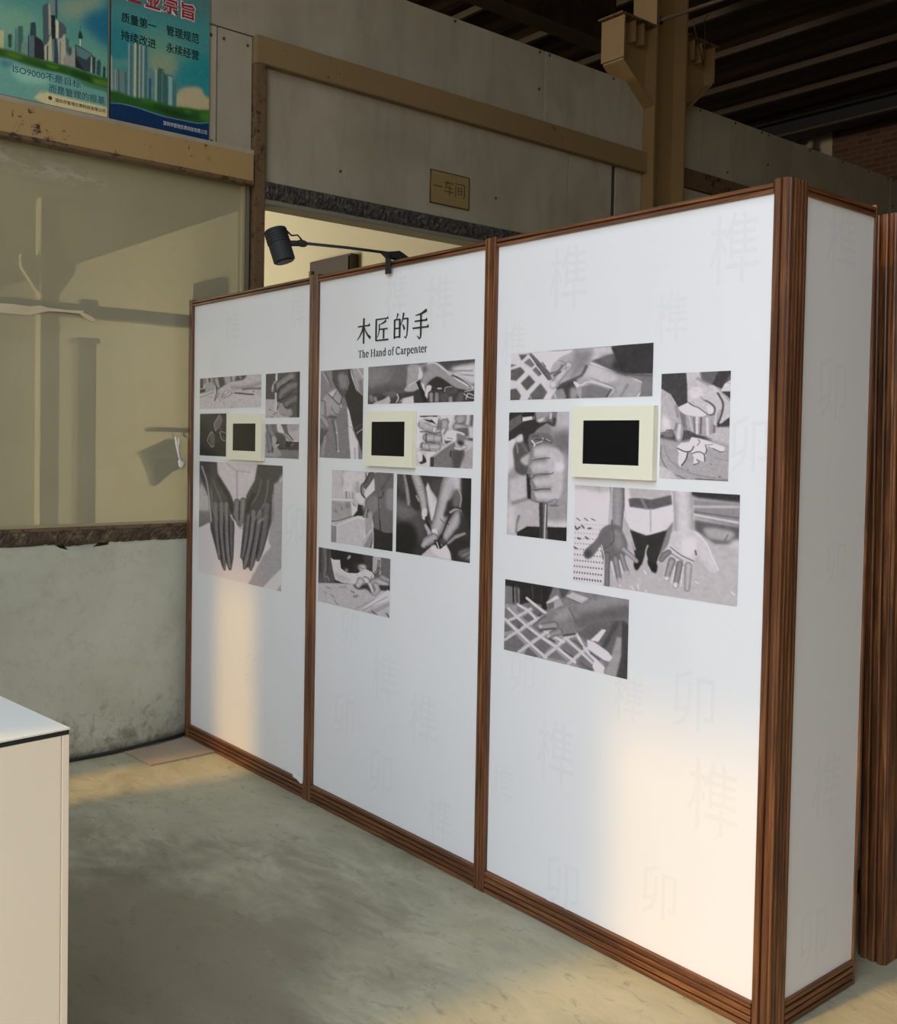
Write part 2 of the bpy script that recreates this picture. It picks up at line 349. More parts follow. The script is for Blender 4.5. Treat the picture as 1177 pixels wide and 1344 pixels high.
obj('trim_7', rough_strip(.450, 2.62, .0, .16, 3.088, 3.186, .022, 200, 5, 3, .004), M['stone'], kind='structure')
obj('trim_8', bx(.450, 2.62, .004, .17, 3.058, 3.090, bev=.003), M['lip'], kind='structure')
# low plastered wall under the window, its foot swelling out and fading back beside the booth
bm = bmesh.new(); nx, nz = 90, 26; G = []
rng = random.Random(4)
for i in range(nx+1):
    x = XW+(.372-XW)*i/nx; row = []
    foot = -.045 + .135*(1/(1+math.exp(-(x+.10)/.13)))
    edge = 1.135 + .012*math.sin(x*23)+.010*math.sin(x*61+1)
    if -.72 < x < -.46: edge -= .040*math.sin((x+.72)/.26*math.pi)**.5+.008*math.sin(x*90)
    for j in range(nz+1):
        s = j/nz; z = edge*s; y = foot*(1-s)**2.0+.03*(1-(1-s)**2)
        row.append(bm.verts.new((x, y+rng.uniform(-1, 1)*.0012, z)))
    G.append(row)
for i in range(nx):
    for j in range(nz): bm.faces.new((G[i][j], G[i+1][j], G[i+1][j+1], G[i][j+1]))
b0 = [bm.verts.new(c) for c in ((XW, .16, 0), (.372, .16, 0), (.372, .16, 1.12), (XW, .16, 1.12))]; bm.faces.new(b0)
bm.faces.new([G[i][nz] for i in range(nx+1)]+[b0[2], b0[3]]); bm.faces.new([G[i][0] for i in range(nx, -1, -1)]+[b0[0], b0[1]])
bm.faces.new([G[nx][j] for j in range(nz+1)]+[b0[2], b0[1]])
obj('wall_back_lower', bm, M['plaster'], kind='structure', smooth=True)
obj('trim_12', rough_strip(XW, .368, .040, .155, 1.04, 1.125, .004, 300, 5, 9, .0), M['mortar'], kind='structure')
obj('trim_9', rough_strip(XW, .372, .026, .16, 1.122, 1.192, .014, 300, 5, 8, .005), M['mortar'], kind='structure')
obj('trim_10', bx(XW, .372, .020, .15, 1.190, 1.208, bev=.003), M['rust'], kind='structure')

# ------------------------------------------------------------ window with dusty glass
win = struct('window_1', (-1.5, .06, 1.2))
obj('glass_pane', bx(XW+.02, .335, .058, .063, 1.205, 2.315), M['glass'], win)
obj('glass_pane', bx(XW+.02, .335, .064, .069, 2.300, 3.150), M['glass'], win)
obj('glazing_bead', bx(.333, .349, .040, .075, 1.208, 3.146, bev=.002), M['bead'], win)
obj('glazing_bead', bx(.351, .372, .030, .085, 1.208, 3.146, bev=.002), M['grey_rail'], win)
obj('bottom_bead', bx(XW+.02, .335, .044, .057, 1.208, 1.222), M['bead'], win)
obj('inner_rail', bx(XW+.02, .335, .075, .10, 2.314, 2.376, bev=.002), M['grey_rail'], win)
obj('rail_block', bx(-.583, -.494, .072, .12, 2.318, 2.405, bev=.003), M['grey_rail'], win)
# old strip of masking tape over the joint, torn at its end
bm = bmesh.new(); rng = random.Random(2); up = []; dn = []
for i in range(60):
    s = i/59; x = XW+.3+(2.62)*s
    zc = 2.322-.006*math.sin(s*9)+(.012 if s > .9 else 0); w = .021+.005*math.sin(s*31)-(.010 if s > .93 else 0)
    up.append(bm.verts.new((x, .0535, zc+w*.8+rng.uniform(0, .003)))); dn.append(bm.verts.new((x, .0535, zc-w)))
for i in range(59): bm.faces.new((dn[i], dn[i+1], up[i+1], up[i]))
ext = bmesh.ops.extrude_face_region(bm, geom=bm.faces[:]); bmesh.ops.translate(bm, verts=[v for v in ext['geom'] if isinstance(v, bmesh.types.BMVert)], vec=(0, .0035, 0))
obj('tape_strip', bm, M['tape'], win, label='torn cream masking tape')
bm = bmesh.new(); prism(bm, [(-.600, 2.322), (-.570, 2.300), (-.530, 2.286), (-.516, 2.298), (-.535, 2.312), (-.560, 2.322), (-.590, 2.333)], .050, .0575, lambda u, d, l: (u, l, d)); obj('tape_end', bm, M['tape'], win, label='curled end of the tape')

# ------------------------------------------------------------ the room behind
obj('wall_room_right', bx(2.5, 2.6, .17, 14, 0, 4.08), M['room_wall'], kind='structure')
obj('ceiling_room', bx(XW, 2.6, .17, 14, 3.98, 4.06), M['room_ceiling'], kind='structure')
obj('trim_11', bx(2.47, 2.5, .17, 14, 3.90, 3.98), M['room_wall'], kind='structure')
t = thing('wall_cabinet', 'dark brown box on the cream wall seen through the doorway, above the middle panel', 'cabinet', (2.45, 2.3, 2.95))
obj('body', bx(2.42, 2.5, 2.00, 2.66, 2.95, 3.285, bev=.006), M['brown_box'], t); obj('door', bx(2.405, 2.42, 2.02, 2.56, 2.97, 3.265, bev=.003), M['brown_box'], t)
bm = bmesh.new(); tube(bm, [(2.40, 2.60, 3.04), (2.40, 2.60, 3.19)], .022, 12); obj('conduit', bm, M['board'], t, smooth=True)
t = thing('wall_cabinet', 'dim brown box on the cream wall seen through the dusty glass by the window post', 'cabinet', (2.45, 4.65, 3.05))
obj('body', bx(2.42, 2.5, 4.36, 5.0, 3.08, 3.34, bev=.006), M['brown_box'], t); obj('door', bx(2.405, 2.42, 4.40, 4.96, 3.10, 3.32, bev=.003), M['brown_box'], t)
MO_ = 'room_post'
t = thing('reflection_column', 'forked steel column behind the upper dusty glass, standing in for a reflection', 'column', (.89, 5.0, 0))  # column added in the room in place of a reflection in the glass
obj('shaft', bx(.80, .98, 4.92, 5.08, 0, 3.98), M[MO_], t)
bm = bmesh.new()
for s in (-1, 1): prism(bm, [(.89+s*.09, 3.05), (.89+s*.09, 3.42), (.89+s*.26, 3.42), (.89+s*.26, 3.30)], 4.96, 5.04, lambda u, d, l: (u, l, d))
obj('bracket', bm, M[MO_], t)
t = thing('square_post', 'square brown post standing just behind the lower dusty glass', 'post', (-.04, 1.5, 0))
obj('post', bx(-.10, .02, 1.44, 1.56, 0, 2.30, bev=.004), M[MO_], t); obj('cap', bx(-.12, .04, 1.42, 1.58, 2.30, 2.33), M['grey_rail'], t)
t = thing('plastic_tray', 'pale green plastic tray hanging tilted behind the dusty glass', 'tray', (-.10, .09, 1.38))
bm = bmesh.new(); prism(bm, [(-.232, 1.592), (-.060, 1.668), (.004, 1.520), (-.060, 1.497), (-.165, 1.415), (-.195, 1.500)], .071, .15, lambda u, d, l: (u, l, d)); obj('bin', bm, M['green'], t)
bm = bmesh.new(); prism(bm, [(-.240, 1.598), (-.062, 1.678), (-.056, 1.664), (-.232, 1.582)], .0705, .16, lambda u, d, l: (u, l, d)); obj('rim', bm, M['bead'], t)
bm = bmesh.new(); prism(bm, [(-.205, 1.724), (-.185, 1.742), (.030, 1.738), (.040, 1.728), (.036, 1.714), (-.195, 1.716)], .0705, .14, lambda u, d, l: (u, l, d)); obj('shelf_bar', bm, M['green'], t)
bm = bmesh.new(); tube(bm, [(.012, .10, 1.716), (.012, .10, 1.695), (.026, .10, 1.69)], .006, 8); obj('hanger', tube(bmesh.new(), [(-.05, .11, 1.72), (-.05, .11, 1.65)], .004, 6), M['grey_rail'], t); obj('hanger', bm, M['grey_rail'], t)
t = thing('knotted_cord', 'short white knotted cord hanging against the window glass', 'cord', (-.04, .05, 1.68))
bm = bmesh.new(); tube(bm, [(-.062, .050, 1.690), (-.058, .050, 1.655), (-.048, .049, 1.625), (-.045, .049, 1.60), (-.040, .049, 1.575), (-.028, .049, 1.555)], [.003, .006, .010, .007, .006, .008], 8); tube(bm, [(-.042, .050, 1.685), (-.044, .050, 1.655), (-.048, .049, 1.625)], [.003, .006, .008], 8); obj('cord', bm, M['cord'], t, smooth=True)
bm = bmesh.new(); ball(bm, (-.026, .048, 1.535), .020, (.95, .45, 1.15)); ball(bm, (-.036, .047, 1.548), .013, (.9, .5, 1.2)); obj('knot', bm, M['cord'], t, smooth=True)

# ------------------------------------------------------------ steel column with crane brackets
t = thing('steel_column', 'ochre painted steel column with two brackets against the partition wall', 'column', (4.05, .04, 0))
XL, XR = 3.866, 4.245
obj('flange', bx(XL, XL+.02, -.072, .165, 0, 6.42), M['ochre_steel'], t); obj('flange', bx(XR-.02, XR, -.085, .165, 0, 6.42), M['ochre_steel'], t)
obj('web', bx(XL+.02, XR-.02, .034, .046, 0, 6.42), M['ochre_steel'], t)
for s, xa, xe, ztop, zb, zc in ((-1, XL, 3.50, 4.975, 4.655, 4.38), (1, XR, 4.62, 5.02, 4.72, 4.40)):
    br = obj('bracket_web', prism(bmesh.new(), [(xa, ztop), (xa, zc), (xe, zb), (xe, ztop)], .030, .050, lambda u, d, l: (u, l, d)), M['ochre_steel'], t)
    obj('end_plate', bx(min(xe, xe+s*.014), max(xe, xe+s*.014), -.072, .160, zb, ztop-.002), M['ochre_steel'], br)
    obj('top_plate', bx(min(xa, xe+s*.05), max(xa, xe+s*.05), -.080, .165, ztop, ztop+.014), M['rust'], br)
    obj('sloped_plate', prism(bmesh.new(), [(xa, zc), (xe, zb), (xe, zb-.016), (xa, zc-.018)], -.060, .150, lambda u, d, l: (u, l, d)), M['ochre_steel'], br)
    for q in (.35, .62):
        xx = xa+(xe-xa)*q; bm = bmesh.new(); prism(bm, [(xx-.006, ztop), (xx+.006, ztop), (xx+.006, ztop-.16), (xx-.006, ztop-.16)], -.055, .030, lambda u, d, l: (u, l, d)); obj('stiffener', bm, M['ochre_steel'], br)
t = thing('conduit_pipe', 'dark conduit pipe reaching from the steel column towards the camera under the roof', 'pipe', (3.9, -.09, 5.03))
obj('pipe', tube(bmesh.new(), [(3.89, -.075, 5.03), (3.92, -.63, 5.03), (4.03, -2.6, 5.05)], .015, 10), M['purlin'], t, smooth=True)
obj('clamp', bx(3.872, 3.91, -.10, -.072, 5.005, 5.055), M['black'], t)
obj('loose_wire', tube(bmesh.new(), [(4.08, -.40, 5.04), (4.20, -.28, 5.06), (4.32, -.2, 5.02), (4.42, -.12, 4.93), (4.50, -.06, 4.83)], .005, 6), M['purlin'], t, smooth=True)
obj('loose_wire', tube(bmesh.new(), [(4.02, -.30, 5.02), (4.22, -.2, 4.93), (4.50, -.06, 4.83)], .004, 6), M['purlin'], t, smooth=True)

def blur1(a,s):
    """gaussian-like blur, s in grid cells"""
    if s<.35: return a
    n=int(math.ceil(s*2.5)); k=np.exp(-.5*(np.arange(-n,n+1)/s)**2); k/=k.sum()
    b=np.pad(a,n,mode='edge'); h,w=a.shape
    c=sum(k[i]*b[:,i:i+w] for i in range(2*n+1)); return sum(k[i]*c[i:i+h,:] for i in range(2*n+1))
def smoothpts(P):
    n=len(P); o=[]
    for i in range(n):
        p0,p1,p2,p3=P[i-1],P[i],P[(i+1)%n],P[(i+2)%n]
        for t in (0,.25,.5,.75):
            o.append(.5*((2*p1)+(p2-p0)*t+(2*p0-5*p1+4*p2-p3)*t*t+(3*p1-p0-3*p2+p3)*t**3))
    return np.array(o)
def smoothline(P):
    if len(P)<3: return P
    Q=np.vstack([2*P[0]-P[1],P,2*P[-1]-P[-2]]); o=[]
    for i in range(1,len(Q)-2):
        p0,p1,p2,p3=Q[i-1],Q[i],Q[i+1],Q[i+2]
        for t in (0,.33,.67): o.append(.5*((2*p1)+(p2-p0)*t+(2*p0-5*p1+4*p2-p3)*t*t+(3*p1-p0-3*p2+p3)*t**3))
    return np.array(o+[P[-1]])
def polymask(X,Y,P):
    m=np.zeros(X.shape,bool); n=len(P)
    for i in range(n):
        x0,y0=P[i];x1,y1=P[(i+1)%n]
        if y0==y1: continue
        c=((y0>Y)!=(y1>Y))&(X<(x1-x0)*(Y-y0)/(y1-y0)+x0); m^=c
    return m
def segdist(X,Y,P,R=None):
    best=None;rr=None
    for i in range(len(P)-1):
        x0,y0=P[i];x1,y1=P[i+1];dx,dy=x1-x0,y1-y0;L=dx*dx+dy*dy+1e-9
        t=np.clip(((X-x0)*dx+(Y-y0)*dy)/L,0,1); d=np.hypot(X-x0-t*dx,Y-y0-t*dy)
        if R is None:
            best=d if best is None else np.minimum(best,d)
        else:
            r=R[i]+(R[i+1]-R[i])*t; e=d/r
            best=e if best is None else np.minimum(best,e)
    return best
def paint(W,H,base,ops,res,lo=15):
    """W,H in art units; res = art units per cell. returns HxW tone array 0..255"""
    nx,ny=int(W/res)+1,int(H/res)+1
    X,Y=np.meshgrid(np.linspace(0,W,nx),np.linspace(0,H,ny)); a=np.full(X.shape,float(base))
    rng=np.random.default_rng(5)
    for op in ops:
        t=op[0]
        if t in 'ps':
            P=np.array(op[3],float).reshape(-1,2)
            for c,M in ((0,W),(1,H)):
                P[:,c]=np.where(P[:,c]<.015*M,-.15*M,np.where(P[:,c]>.985*M,1.15*M,P[:,c]))
            if t=='s': P=smoothpts(P)
            # 2x2 supersampled mask
            m=sum(polymask(X+dx*res,Y+dy*res,P).astype(float) for dx in (-.25,.25) for dy in (-.25,.25))/4
            m=blur1(m,op[2]/res); a+=(op[1]-a)*m
        elif t=='l':
            P=np.array(op[4],float).reshape(-1,2); P=smoothline(P); d=segdist(X,Y,P); e=max(op[3]*1.2,res*.7)
            m=np.clip((op[2]/2+e-d)/(2*e),0,1); m=m*m*(3-2*m)*min(1,(op[2]+e)/(2*e))*.9; a+=(op[1]-a)*m
        elif t=='t':
            P=np.array(op[3],float).reshape(-1,3); d=segdist(X,Y,P[:,:2],P[:,2]); r=P[:,2].mean()
            m=np.clip((1-d)*r/(1.5*res)+.5,0,1); sh=np.clip(d,0,1)**2.2; v=op[1]+(op[2]-op[1])*sh; a+=(v-a)*m
        elif t=='G':
            _,x0,y0,x1,y1,v0,v1=op; L=(x1-x0)**2+(y1-y0)**2; s=np.clip(((X-x0)*(x1-x0)+(Y-y0)*(y1-y0))/L,0,1); a=v0+(v1-v0)*s
        elif t=='K':
            P=np.array(op[2],float).reshape(-1,2)
            for i in range(op[3]):
                for j in range(op[4]):
                    v=((j+.5)/op[4])**1.15; u=(i+.5)/op[3]
                    c=(P[0]*(1-u)+P[1]*u)*(1-v)+(P[3]*(1-u)+P[2]*u)*v; sp=abs((P[1]*(1-v)+P[2]*v-P[0]*(1-v)-P[3]*v)[0])/op[3]; w=sp*.21*(.7+.5*v)
                    m=np.clip((w-np.abs(X-c[0]))/res+.5,0,1)*np.clip((w*(.7+.8*v)-np.abs(Y-c[1]))/res+.5,0,1); a+=(op[1]-a)*m*(.45+.55*v)
        elif t=='n':
            g=blur1(rng.standard_normal(a.shape),max(.6,op[2]/res*.5)); a+=g/g.std()*op[1]*.38+rng.standard_normal(a.shape)*1.5
    return np.clip(a,lo,222)

ART={
'a1':(402,206,140,[('p',118,2.2,[0,0,402,0,404,105,1,120]),('l',62,18,3.6,[13,3,13,64]),('l',165,12,2.9,[51,1,52,65]),('l',75,12,2.9,[67,4,70,40]),('l',150,9.5,2.2,[82,3,83,56]),('l',105,26,3.6,[106,1,106,68]),('s',70,2.9,[126,2,162,4,168,56,127,76,110,57,130,36]),('l',160,16,3.6,[115,12,130,62]),('s',155,2.9,[171,1,246,-2,239,27,188,57]),('l',85,8.8,2.2,[213,3,217,33]),('p',75,2.9,[250,0,348,-1,297,26,239,32]),('l',150,7.3,2.2,[268,3,275,18]),('s',150,2.9,[39,34,93,34,101,86,39,87]),('p',50,1.5,[1,76,39,72,37,91,1,111]),('l',205,5.1,1.5,[2,71,28,66,31,45]),('p',176,1.8,[1,116,105,85,174,97,403,98,402,206,0,206]),('l',148,12,2.9,[3,128,109,92]),('l',200,3.3,1.1,[3,115,105,83]),('s',172,1.5,[123,91,159,63,217,38,294,26,344,2,403,-2,408,81,350,96,313,113,240,108,204,127,168,133,139,154,124,124]),('l',140,22,9.1,[222,73,313,77,403,53]),('l',88,11,4.4,[291,89,335,86,403,89]),('l',45,8.8,2.2,[240,110,284,115,328,122,363,123,357,107]),('s',168,1.5,[364,104,404,95,405,133,365,128]),('t',185,120,[189,97,9.5,164,115,8.8,142,147,6.6]),('t',185,115,[207,109,9.5,186,123,8.8,164,139,5.8]),('l',90,3.6,1.5,[226,109,197,127,168,137]),('l',62,6.6,1.8,[114,57,120,94,113,124,104,155]),('l',80,5.1,1.8,[134,106,124,128,111,146]),('l',195,6.6,1.5,[106,57,109,90,105,101]),('l',80,3.6,1.5,[167,111,151,133]),('l',110,4.4,1.8,[76,125,82,129]),('l',110,4.4,1.8,[142,153,144,156]),('l',120,5.1,2.2,[168,174,170,183]),('l',120,4.4,1.8,[237,170,239,175]),('l',120,4.4,1.8,[220,200,223,204]),('p',80,2.2,[0,181,27,204,0,206]),('n',9,6.6)]),
'b1':(225,294,70,[('p',72,0.8,[0,0,86,1,88,178,2,166]),('s',82,3.5,[78,-1,225,0,225,294,134,285,113,199,88,147]),('p',162,1.0,[-1,165,65,174,88,193,124,212,160,288,124,293,0,294]),('s',140,2.5,[83,223,118,199,144,240,174,241,175,284,109,282]),('t',128,70,[173,26,28,122,56,28,87,79,25,59,100,20]),('l',185,8.6,4.0,[74,45,53,71,44,109,47,118]),('t',115,62,[209,83,25,158,95,30,113,128,28,100,158,18]),('t',108,60,[209,168,28,169,184,28,139,205,23,144,225,10]),('l',38,8.6,3.0,[173,49,132,74,100,92,87,122]),('l',34,7.6,2.5,[176,136,138,162,101,178,83,185]),('l',42,6.6,2.5,[184,220,159,223,134,230]),('l',62,15,5.1,[64,77,68,126]),('l',205,13,0.8,[73,3,72,40]),('l',200,13,1.0,[69,134,71,243]),('l',120,2.0,0.8,[69,136,70,240]),('l',45,6.6,1.3,[82,127,84,185,80,243]),('l',50,4.5,1.0,[96,193,83,226]),('l',180,5.1,1.5,[88,193,83,213]),('l',45,18,7.6,[216,4,219,129,217,290]),('l',60,4.0,2.0,[64,261,79,264]),('l',90,6.1,2.5,[26,239,36,244]),('l',80,5.1,2.5,[51,272,66,273]),('l',90,5.1,2.5,[119,275,129,278]),('l',90,5.1,2.0,[36,289,54,291]),('n',7,10)]),
'c1':(174,279,32,[('s',45,9.5,[16,4,168,2,169,103,36,105]),('p',98,1.2,[130,6,144,16,152,45,131,96,107,117,94,68,111,37]),('l',170,3.8,1.0,[130,7,111,40,95,68,106,113]),('s',85,2.4,[74,121,100,137,103,189,93,213,77,214,64,157]),('l',165,4.8,1.4,[78,119,66,138,53,177,67,202,81,221,96,213]),('l',150,4.3,1.9,[80,119,90,133]),('l',120,8.1,2.9,[133,125,143,118,169,126]),('l',165,5.2,1.9,[136,127,141,155,153,174,169,176]),('l',110,4.3,1.9,[138,94,145,115]),('s',30,1.9,[145,139,169,145,172,169,153,164]),('l',120,3.3,1.2,[153,146,162,162]),('l',45,14,7.1,[117,132,122,186]),('l',120,1.9,1.4,[10,260,11,270]),('l',120,1.9,1.4,[24,262,34,254]),('n',4,7.1)]),
'd1':(226,226,130,[('p',165,0.9,[-1,-1,226,-1,227,119,0,136]),('s',188,1.8,[78,-1,109,-1,125,54,90,57,74,28]),('s',150,3.3,[151,3,223,3,221,32,160,45]),('p',110,1.8,[57,170,225,167,226,226,0,226,1,191]),('s',140,4.4,[2,194,57,166,100,170,100,218,2,216]),('p',60,1.3,[79,112,143,111,224,117,225,169,91,170]),('t',125,80,[23,-8,24,34,46,24,57,75,20,66,95,18]),('t',110,72,[58,-8,20,67,23,11,76,57,11]),('t',120,80,[17,68,15,28,113,22,35,157,20,33,180,13]),('l',70,5.8,2.7,[30,68,41,104,46,121]),('s',155,2.2,[50,86,77,90,73,134,80,161,57,157,48,124]),('t',98,60,[126,-3,18,136,34,13,147,67,11,161,85,13,183,107,8.8]),('t',150,90,[134,63,6.6,158,85,8.8,183,111,6.6]),('s',78,2.7,[63,57,116,61,139,89,139,116,99,121,77,94]),('s',70,2.2,[81,99,116,90,139,103,137,151,95,152]),('s',38,1.8,[143,120,183,120,168,153,144,151]),('s',40,1.8,[79,114,90,112,88,132,73,134]),('l',215,6.6,1.8,[79,141,93,136]),('l',25,7.5,1.8,[52,157,51,188]),('l',60,7.5,2.7,[18,187,29,186]),('l',195,5.8,1.3,[190,112,212,111]),('l',150,5.8,2.2,[177,140,188,128]),('l',30,2.7,0.9,[190,120,224,119]),('n',8,5.8)]),
'e1':(550,777,212,[('p',110,3.3,[0,0,137,-2,138,369,80,419,0,515]),('p',165,8.2,[14,151,80,222,88,341,0,352]),('p',190,3.3,[480,-1,550,0,550,530,465,645,389,578]),('p',70,6.5,[415,2,550,0,523,106,467,188]),('p',150,4.9,[494,116,551,58,554,529,358,777,291,781,471,510]),('p',214,4.1,[546,530,552,607,441,776,358,777]),('p',158,4.1,[547,600,550,777,445,779]),('p',212,4.9,[462,472,488,508,439,570,434,540]),('p',185,2.5,[116,1,415,3,414,50,351,166,303,243,245,248,162,148,125,66]),('l',150,11,6.5,[264,54,270,238]),('l',160,8.2,4.9,[194,4,260,46,350,53]),('p',72,3.3,[6,2,119,3,133,74,220,201,253,272,254,387,248,635,236,711,219,719,194,661,198,719,186,730,169,700,154,652,148,666,122,582,85,461,68,249]),('l',165,11,4.9,[18,38,55,139,76,274,89,409]),('t',110,55,[121,286,23,126,438,21,147,603,15,150,653,8.2]),('t',112,55,[163,282,23,163,449,21,181,614,16,188,713,8.2]),('t',118,58,[196,278,23,205,443,23,210,592,18,225,697,9.8]),('t',98,50,[229,308,20,230,473,20,237,587,13,239,628,8.2]),('l',50,8.2,3.3,[146,334,147,502,169,666]),('l',45,8.2,3.3,[183,330,180,497,199,652]),('l',45,7.4,3.3,[217,359,220,508,227,622]),('l',120,6.5,4.1,[88,188,105,339,138,385]),('l',112,6.5,4.1,[96,119,162,265,188,362]),('l',40,25,11,[137,116,212,227,237,323]),('t',120,70,[270,254,21,262,337,20,287,416,11]),('t',125,70,[311,242,21,303,332,20,296,415,13]),('l',200,7.4,3.3,[229,349,246,380,262,394]),('l',205,7.4,3.3,[254,404,296,423,312,396]),('l',50,8.2,3.3,[286,253,283,367]),('p',68,3.3,[415,6,522,5,499,131,497,327,470,424,442,538,414,606,397,601,381,660,361,692,348,666,331,685,315,684,306,625,293,615,305,479,320,314,327,208,383,99]),('t',108,55,[353,311,23,337,442,21,322,557,16,306,617,8.2]),('t',118,58,[377,308,23,363,470,21,339,603,16,321,683,8.2]),('t',112,55,[419,304,25,404,464,23,380,580,18,363,679,9.8]),('t',105,52,[459,252,25,445,427,23,426,541,16,407,611,9.8]),('l',45,8.2,3.3,[361,342,342,505,326,589]),('l',45,8.2,3.3,[394,354,371,517,356,600]),('l',42,8.2,3.3,[432,366,409,496,397,577]),('l',125,6.5,4.9,[465,94,451,221,386,355]),('l',110,6.5,4.9,[424,97,401,194,352,278]),('l',40,21,11,[376,196,352,246,340,312]),('l',150,7.4,4.9,[495,186,492,343]),('l',150,9.8,4.9,[407,369,436,341]),('n',6,11)]),
'a2':(282,584,120,[('p',125,4.7,[0,0,95,0,78,130,4,190]),('l',90,6.6,2.8,[30,9,68,87,73,115]),('l',160,6.6,2.8,[11,8,50,76]),('p',150,2.8,[188,0,282,0,282,222,247,157]),('l',205,5.6,1.9,[198,7,237,134,281,222]),('l',190,7.5,2.8,[244,5,278,57]),('l',110,23,12,[265,89,278,176]),('p',44,1.9,[156,1,188,0,203,45,238,139,281,227,284,584,253,461,219,379,183,249,163,179]),('s',75,3.8,[90,2,170,4,189,63,181,132,168,165,159,179,116,131,80,59]),('s',125,8.4,[123,27,170,39,181,118,144,131,125,93]),('l',60,6.6,2.8,[82,54,125,140,154,183]),('l',150,3.8,2.3,[170,39,190,86,177,132]),('p',115,3.8,[145,202,173,202,189,277,195,379,218,583,0,584,4,502,59,400,82,352]),('p',205,2.3,[178,240,193,268,218,374,234,439,253,470,260,583,218,583,196,444,187,305]),('l',120,3.8,1.9,[195,375,214,384,234,425]),('l',150,14,7.5,[235,517,237,582]),('s',150,3.8,[14,190,60,148,102,126,140,174,145,192,131,230,127,277,109,300,62,296,59,381,16,363,5,276]),('s',180,3.8,[60,153,102,130,107,140,86,177,65,162]),('l',45,5.6,1.9,[55,160,84,187,131,230,147,188]),('l',50,4.2,1.9,[109,140,86,184]),('s',150,3.8,[80,229,127,239,123,286,99,281]),('l',60,3.8,2.3,[75,248,99,286,121,293]),('l',70,12,6.6,[58,310,105,314]),('t',150,85,[14,219,23,15,305,28,49,367,19]),('l',85,5.6,3.8,[15,300,53,324]),('l',75,19,6.6,[45,401,3,488]),('l',150,14,8.4,[36,444,19,569]),('l',85,12,5.6,[86,333,96,381,111,446,117,531]),('l',170,6.6,3.8,[105,343,116,413,127,535]),('l',215,7.5,3.8,[113,413,116,416]),('l',215,7.5,3.8,[127,538,128,540]),('l',215,5.6,2.3,[138,230,143,249]),('l',195,4.7,1.9,[245,418,285,387]),('l',85,7.5,4.7,[224,397,275,360]),('l',75,28,13,[16,401,3,473]),('n',7,10)]),
'b2':(699,265,100,[('G',0,-3,294,33,112,92),('s',122,25,[4,17,130,20,132,112,19,152]),('s',80,19,[19,145,246,144,248,209,8,198]),('p',66,2.5,[469,2,699,0,699,265,551,233]),('s',185,10,[565,40,691,30,697,155,649,147,597,84]),('l',130,10,5.0,[584,65,685,72]),('l',120,8.8,5.0,[610,91,692,102]),('s',150,5.0,[287,7,356,12,382,52,377,101,334,124,284,153,272,178,276,82]),('s',160,3.1,[284,147,334,127,360,176,323,193,259,177]),('s',205,3.8,[357,22,379,58,377,95,352,109,357,56]),('l',205,5.0,1.9,[284,147,334,121,359,113]),('s',140,3.8,[366,16,470,5,547,69,611,115,669,172,663,193,587,180,529,135,472,95,422,129,397,153,369,132,383,77]),('s',92,7.5,[382,20,407,28,402,65,382,52]),('l',215,7.5,2.5,[413,7,463,8,534,68,598,123,662,166]),('l',175,25,8.8,[547,75,623,104,688,179]),('l',70,13,4.4,[566,94,636,128,681,167]),('l',195,5.7,1.9,[585,89,643,129,694,179]),('s',42,3.8,[422,129,472,98,529,129,587,174,650,195,588,211,436,198,416,147]),('p',60,3.8,[222,195,323,187,423,185,651,201,698,197,699,265,0,265,8,198,108,189]),('t',120,60,[21,212,21,28,232,23]),('t',140,70,[53,226,16,59,240,13]),('s',45,3.1,[75,221,122,209,128,229,85,244]),('l',130,6.3,2.5,[109,196,171,186,210,207,220,252]),('s',90,5.0,[115,190,184,186,204,213,147,224]),('p',170,2.5,[34,259,110,235,153,211,166,244,142,263]),('l',210,6.3,2.5,[210,200,220,227,205,258]),('p',190,2.5,[217,262,261,228,326,215,325,267]),('s',170,2.5,[224,259,254,228,261,241]),('l',50,10,3.1,[260,222,310,205]),('s',52,3.1,[329,187,373,179,400,259,331,259]),('p',200,3.1,[334,127,346,125,360,169,354,175]),('p',195,3.1,[369,132,391,140,405,215,393,221]),('p',28,1.9,[337,124,362,110,369,151,399,203,422,263,403,265,360,182]),('p',215,2.5,[407,153,429,148,440,161,433,185,417,197,412,240,396,215]),('t',140,60,[437,210,15,438,254,15]),('t',130,60,[471,212,16,472,252,19]),('l',25,5.0,1.9,[455,205,455,261]),('p',80,2.5,[496,204,550,215,539,260,498,259]),('l',200,8.8,2.5,[480,174,499,175]),('l',170,5.7,1.9,[521,196,527,171,565,166]),('s',75,3.1,[530,184,587,174,600,205,550,215]),('t',140,80,[558,240,14,559,261,14]),('t',88,45,[620,224,28,614,254,31]),('l',205,5.0,1.9,[638,213,664,237,696,245]),('l',195,5.0,1.9,[644,201,694,191]),('l',205,5.7,2.5,[652,249,663,214,695,227]),('n',7,13)]),
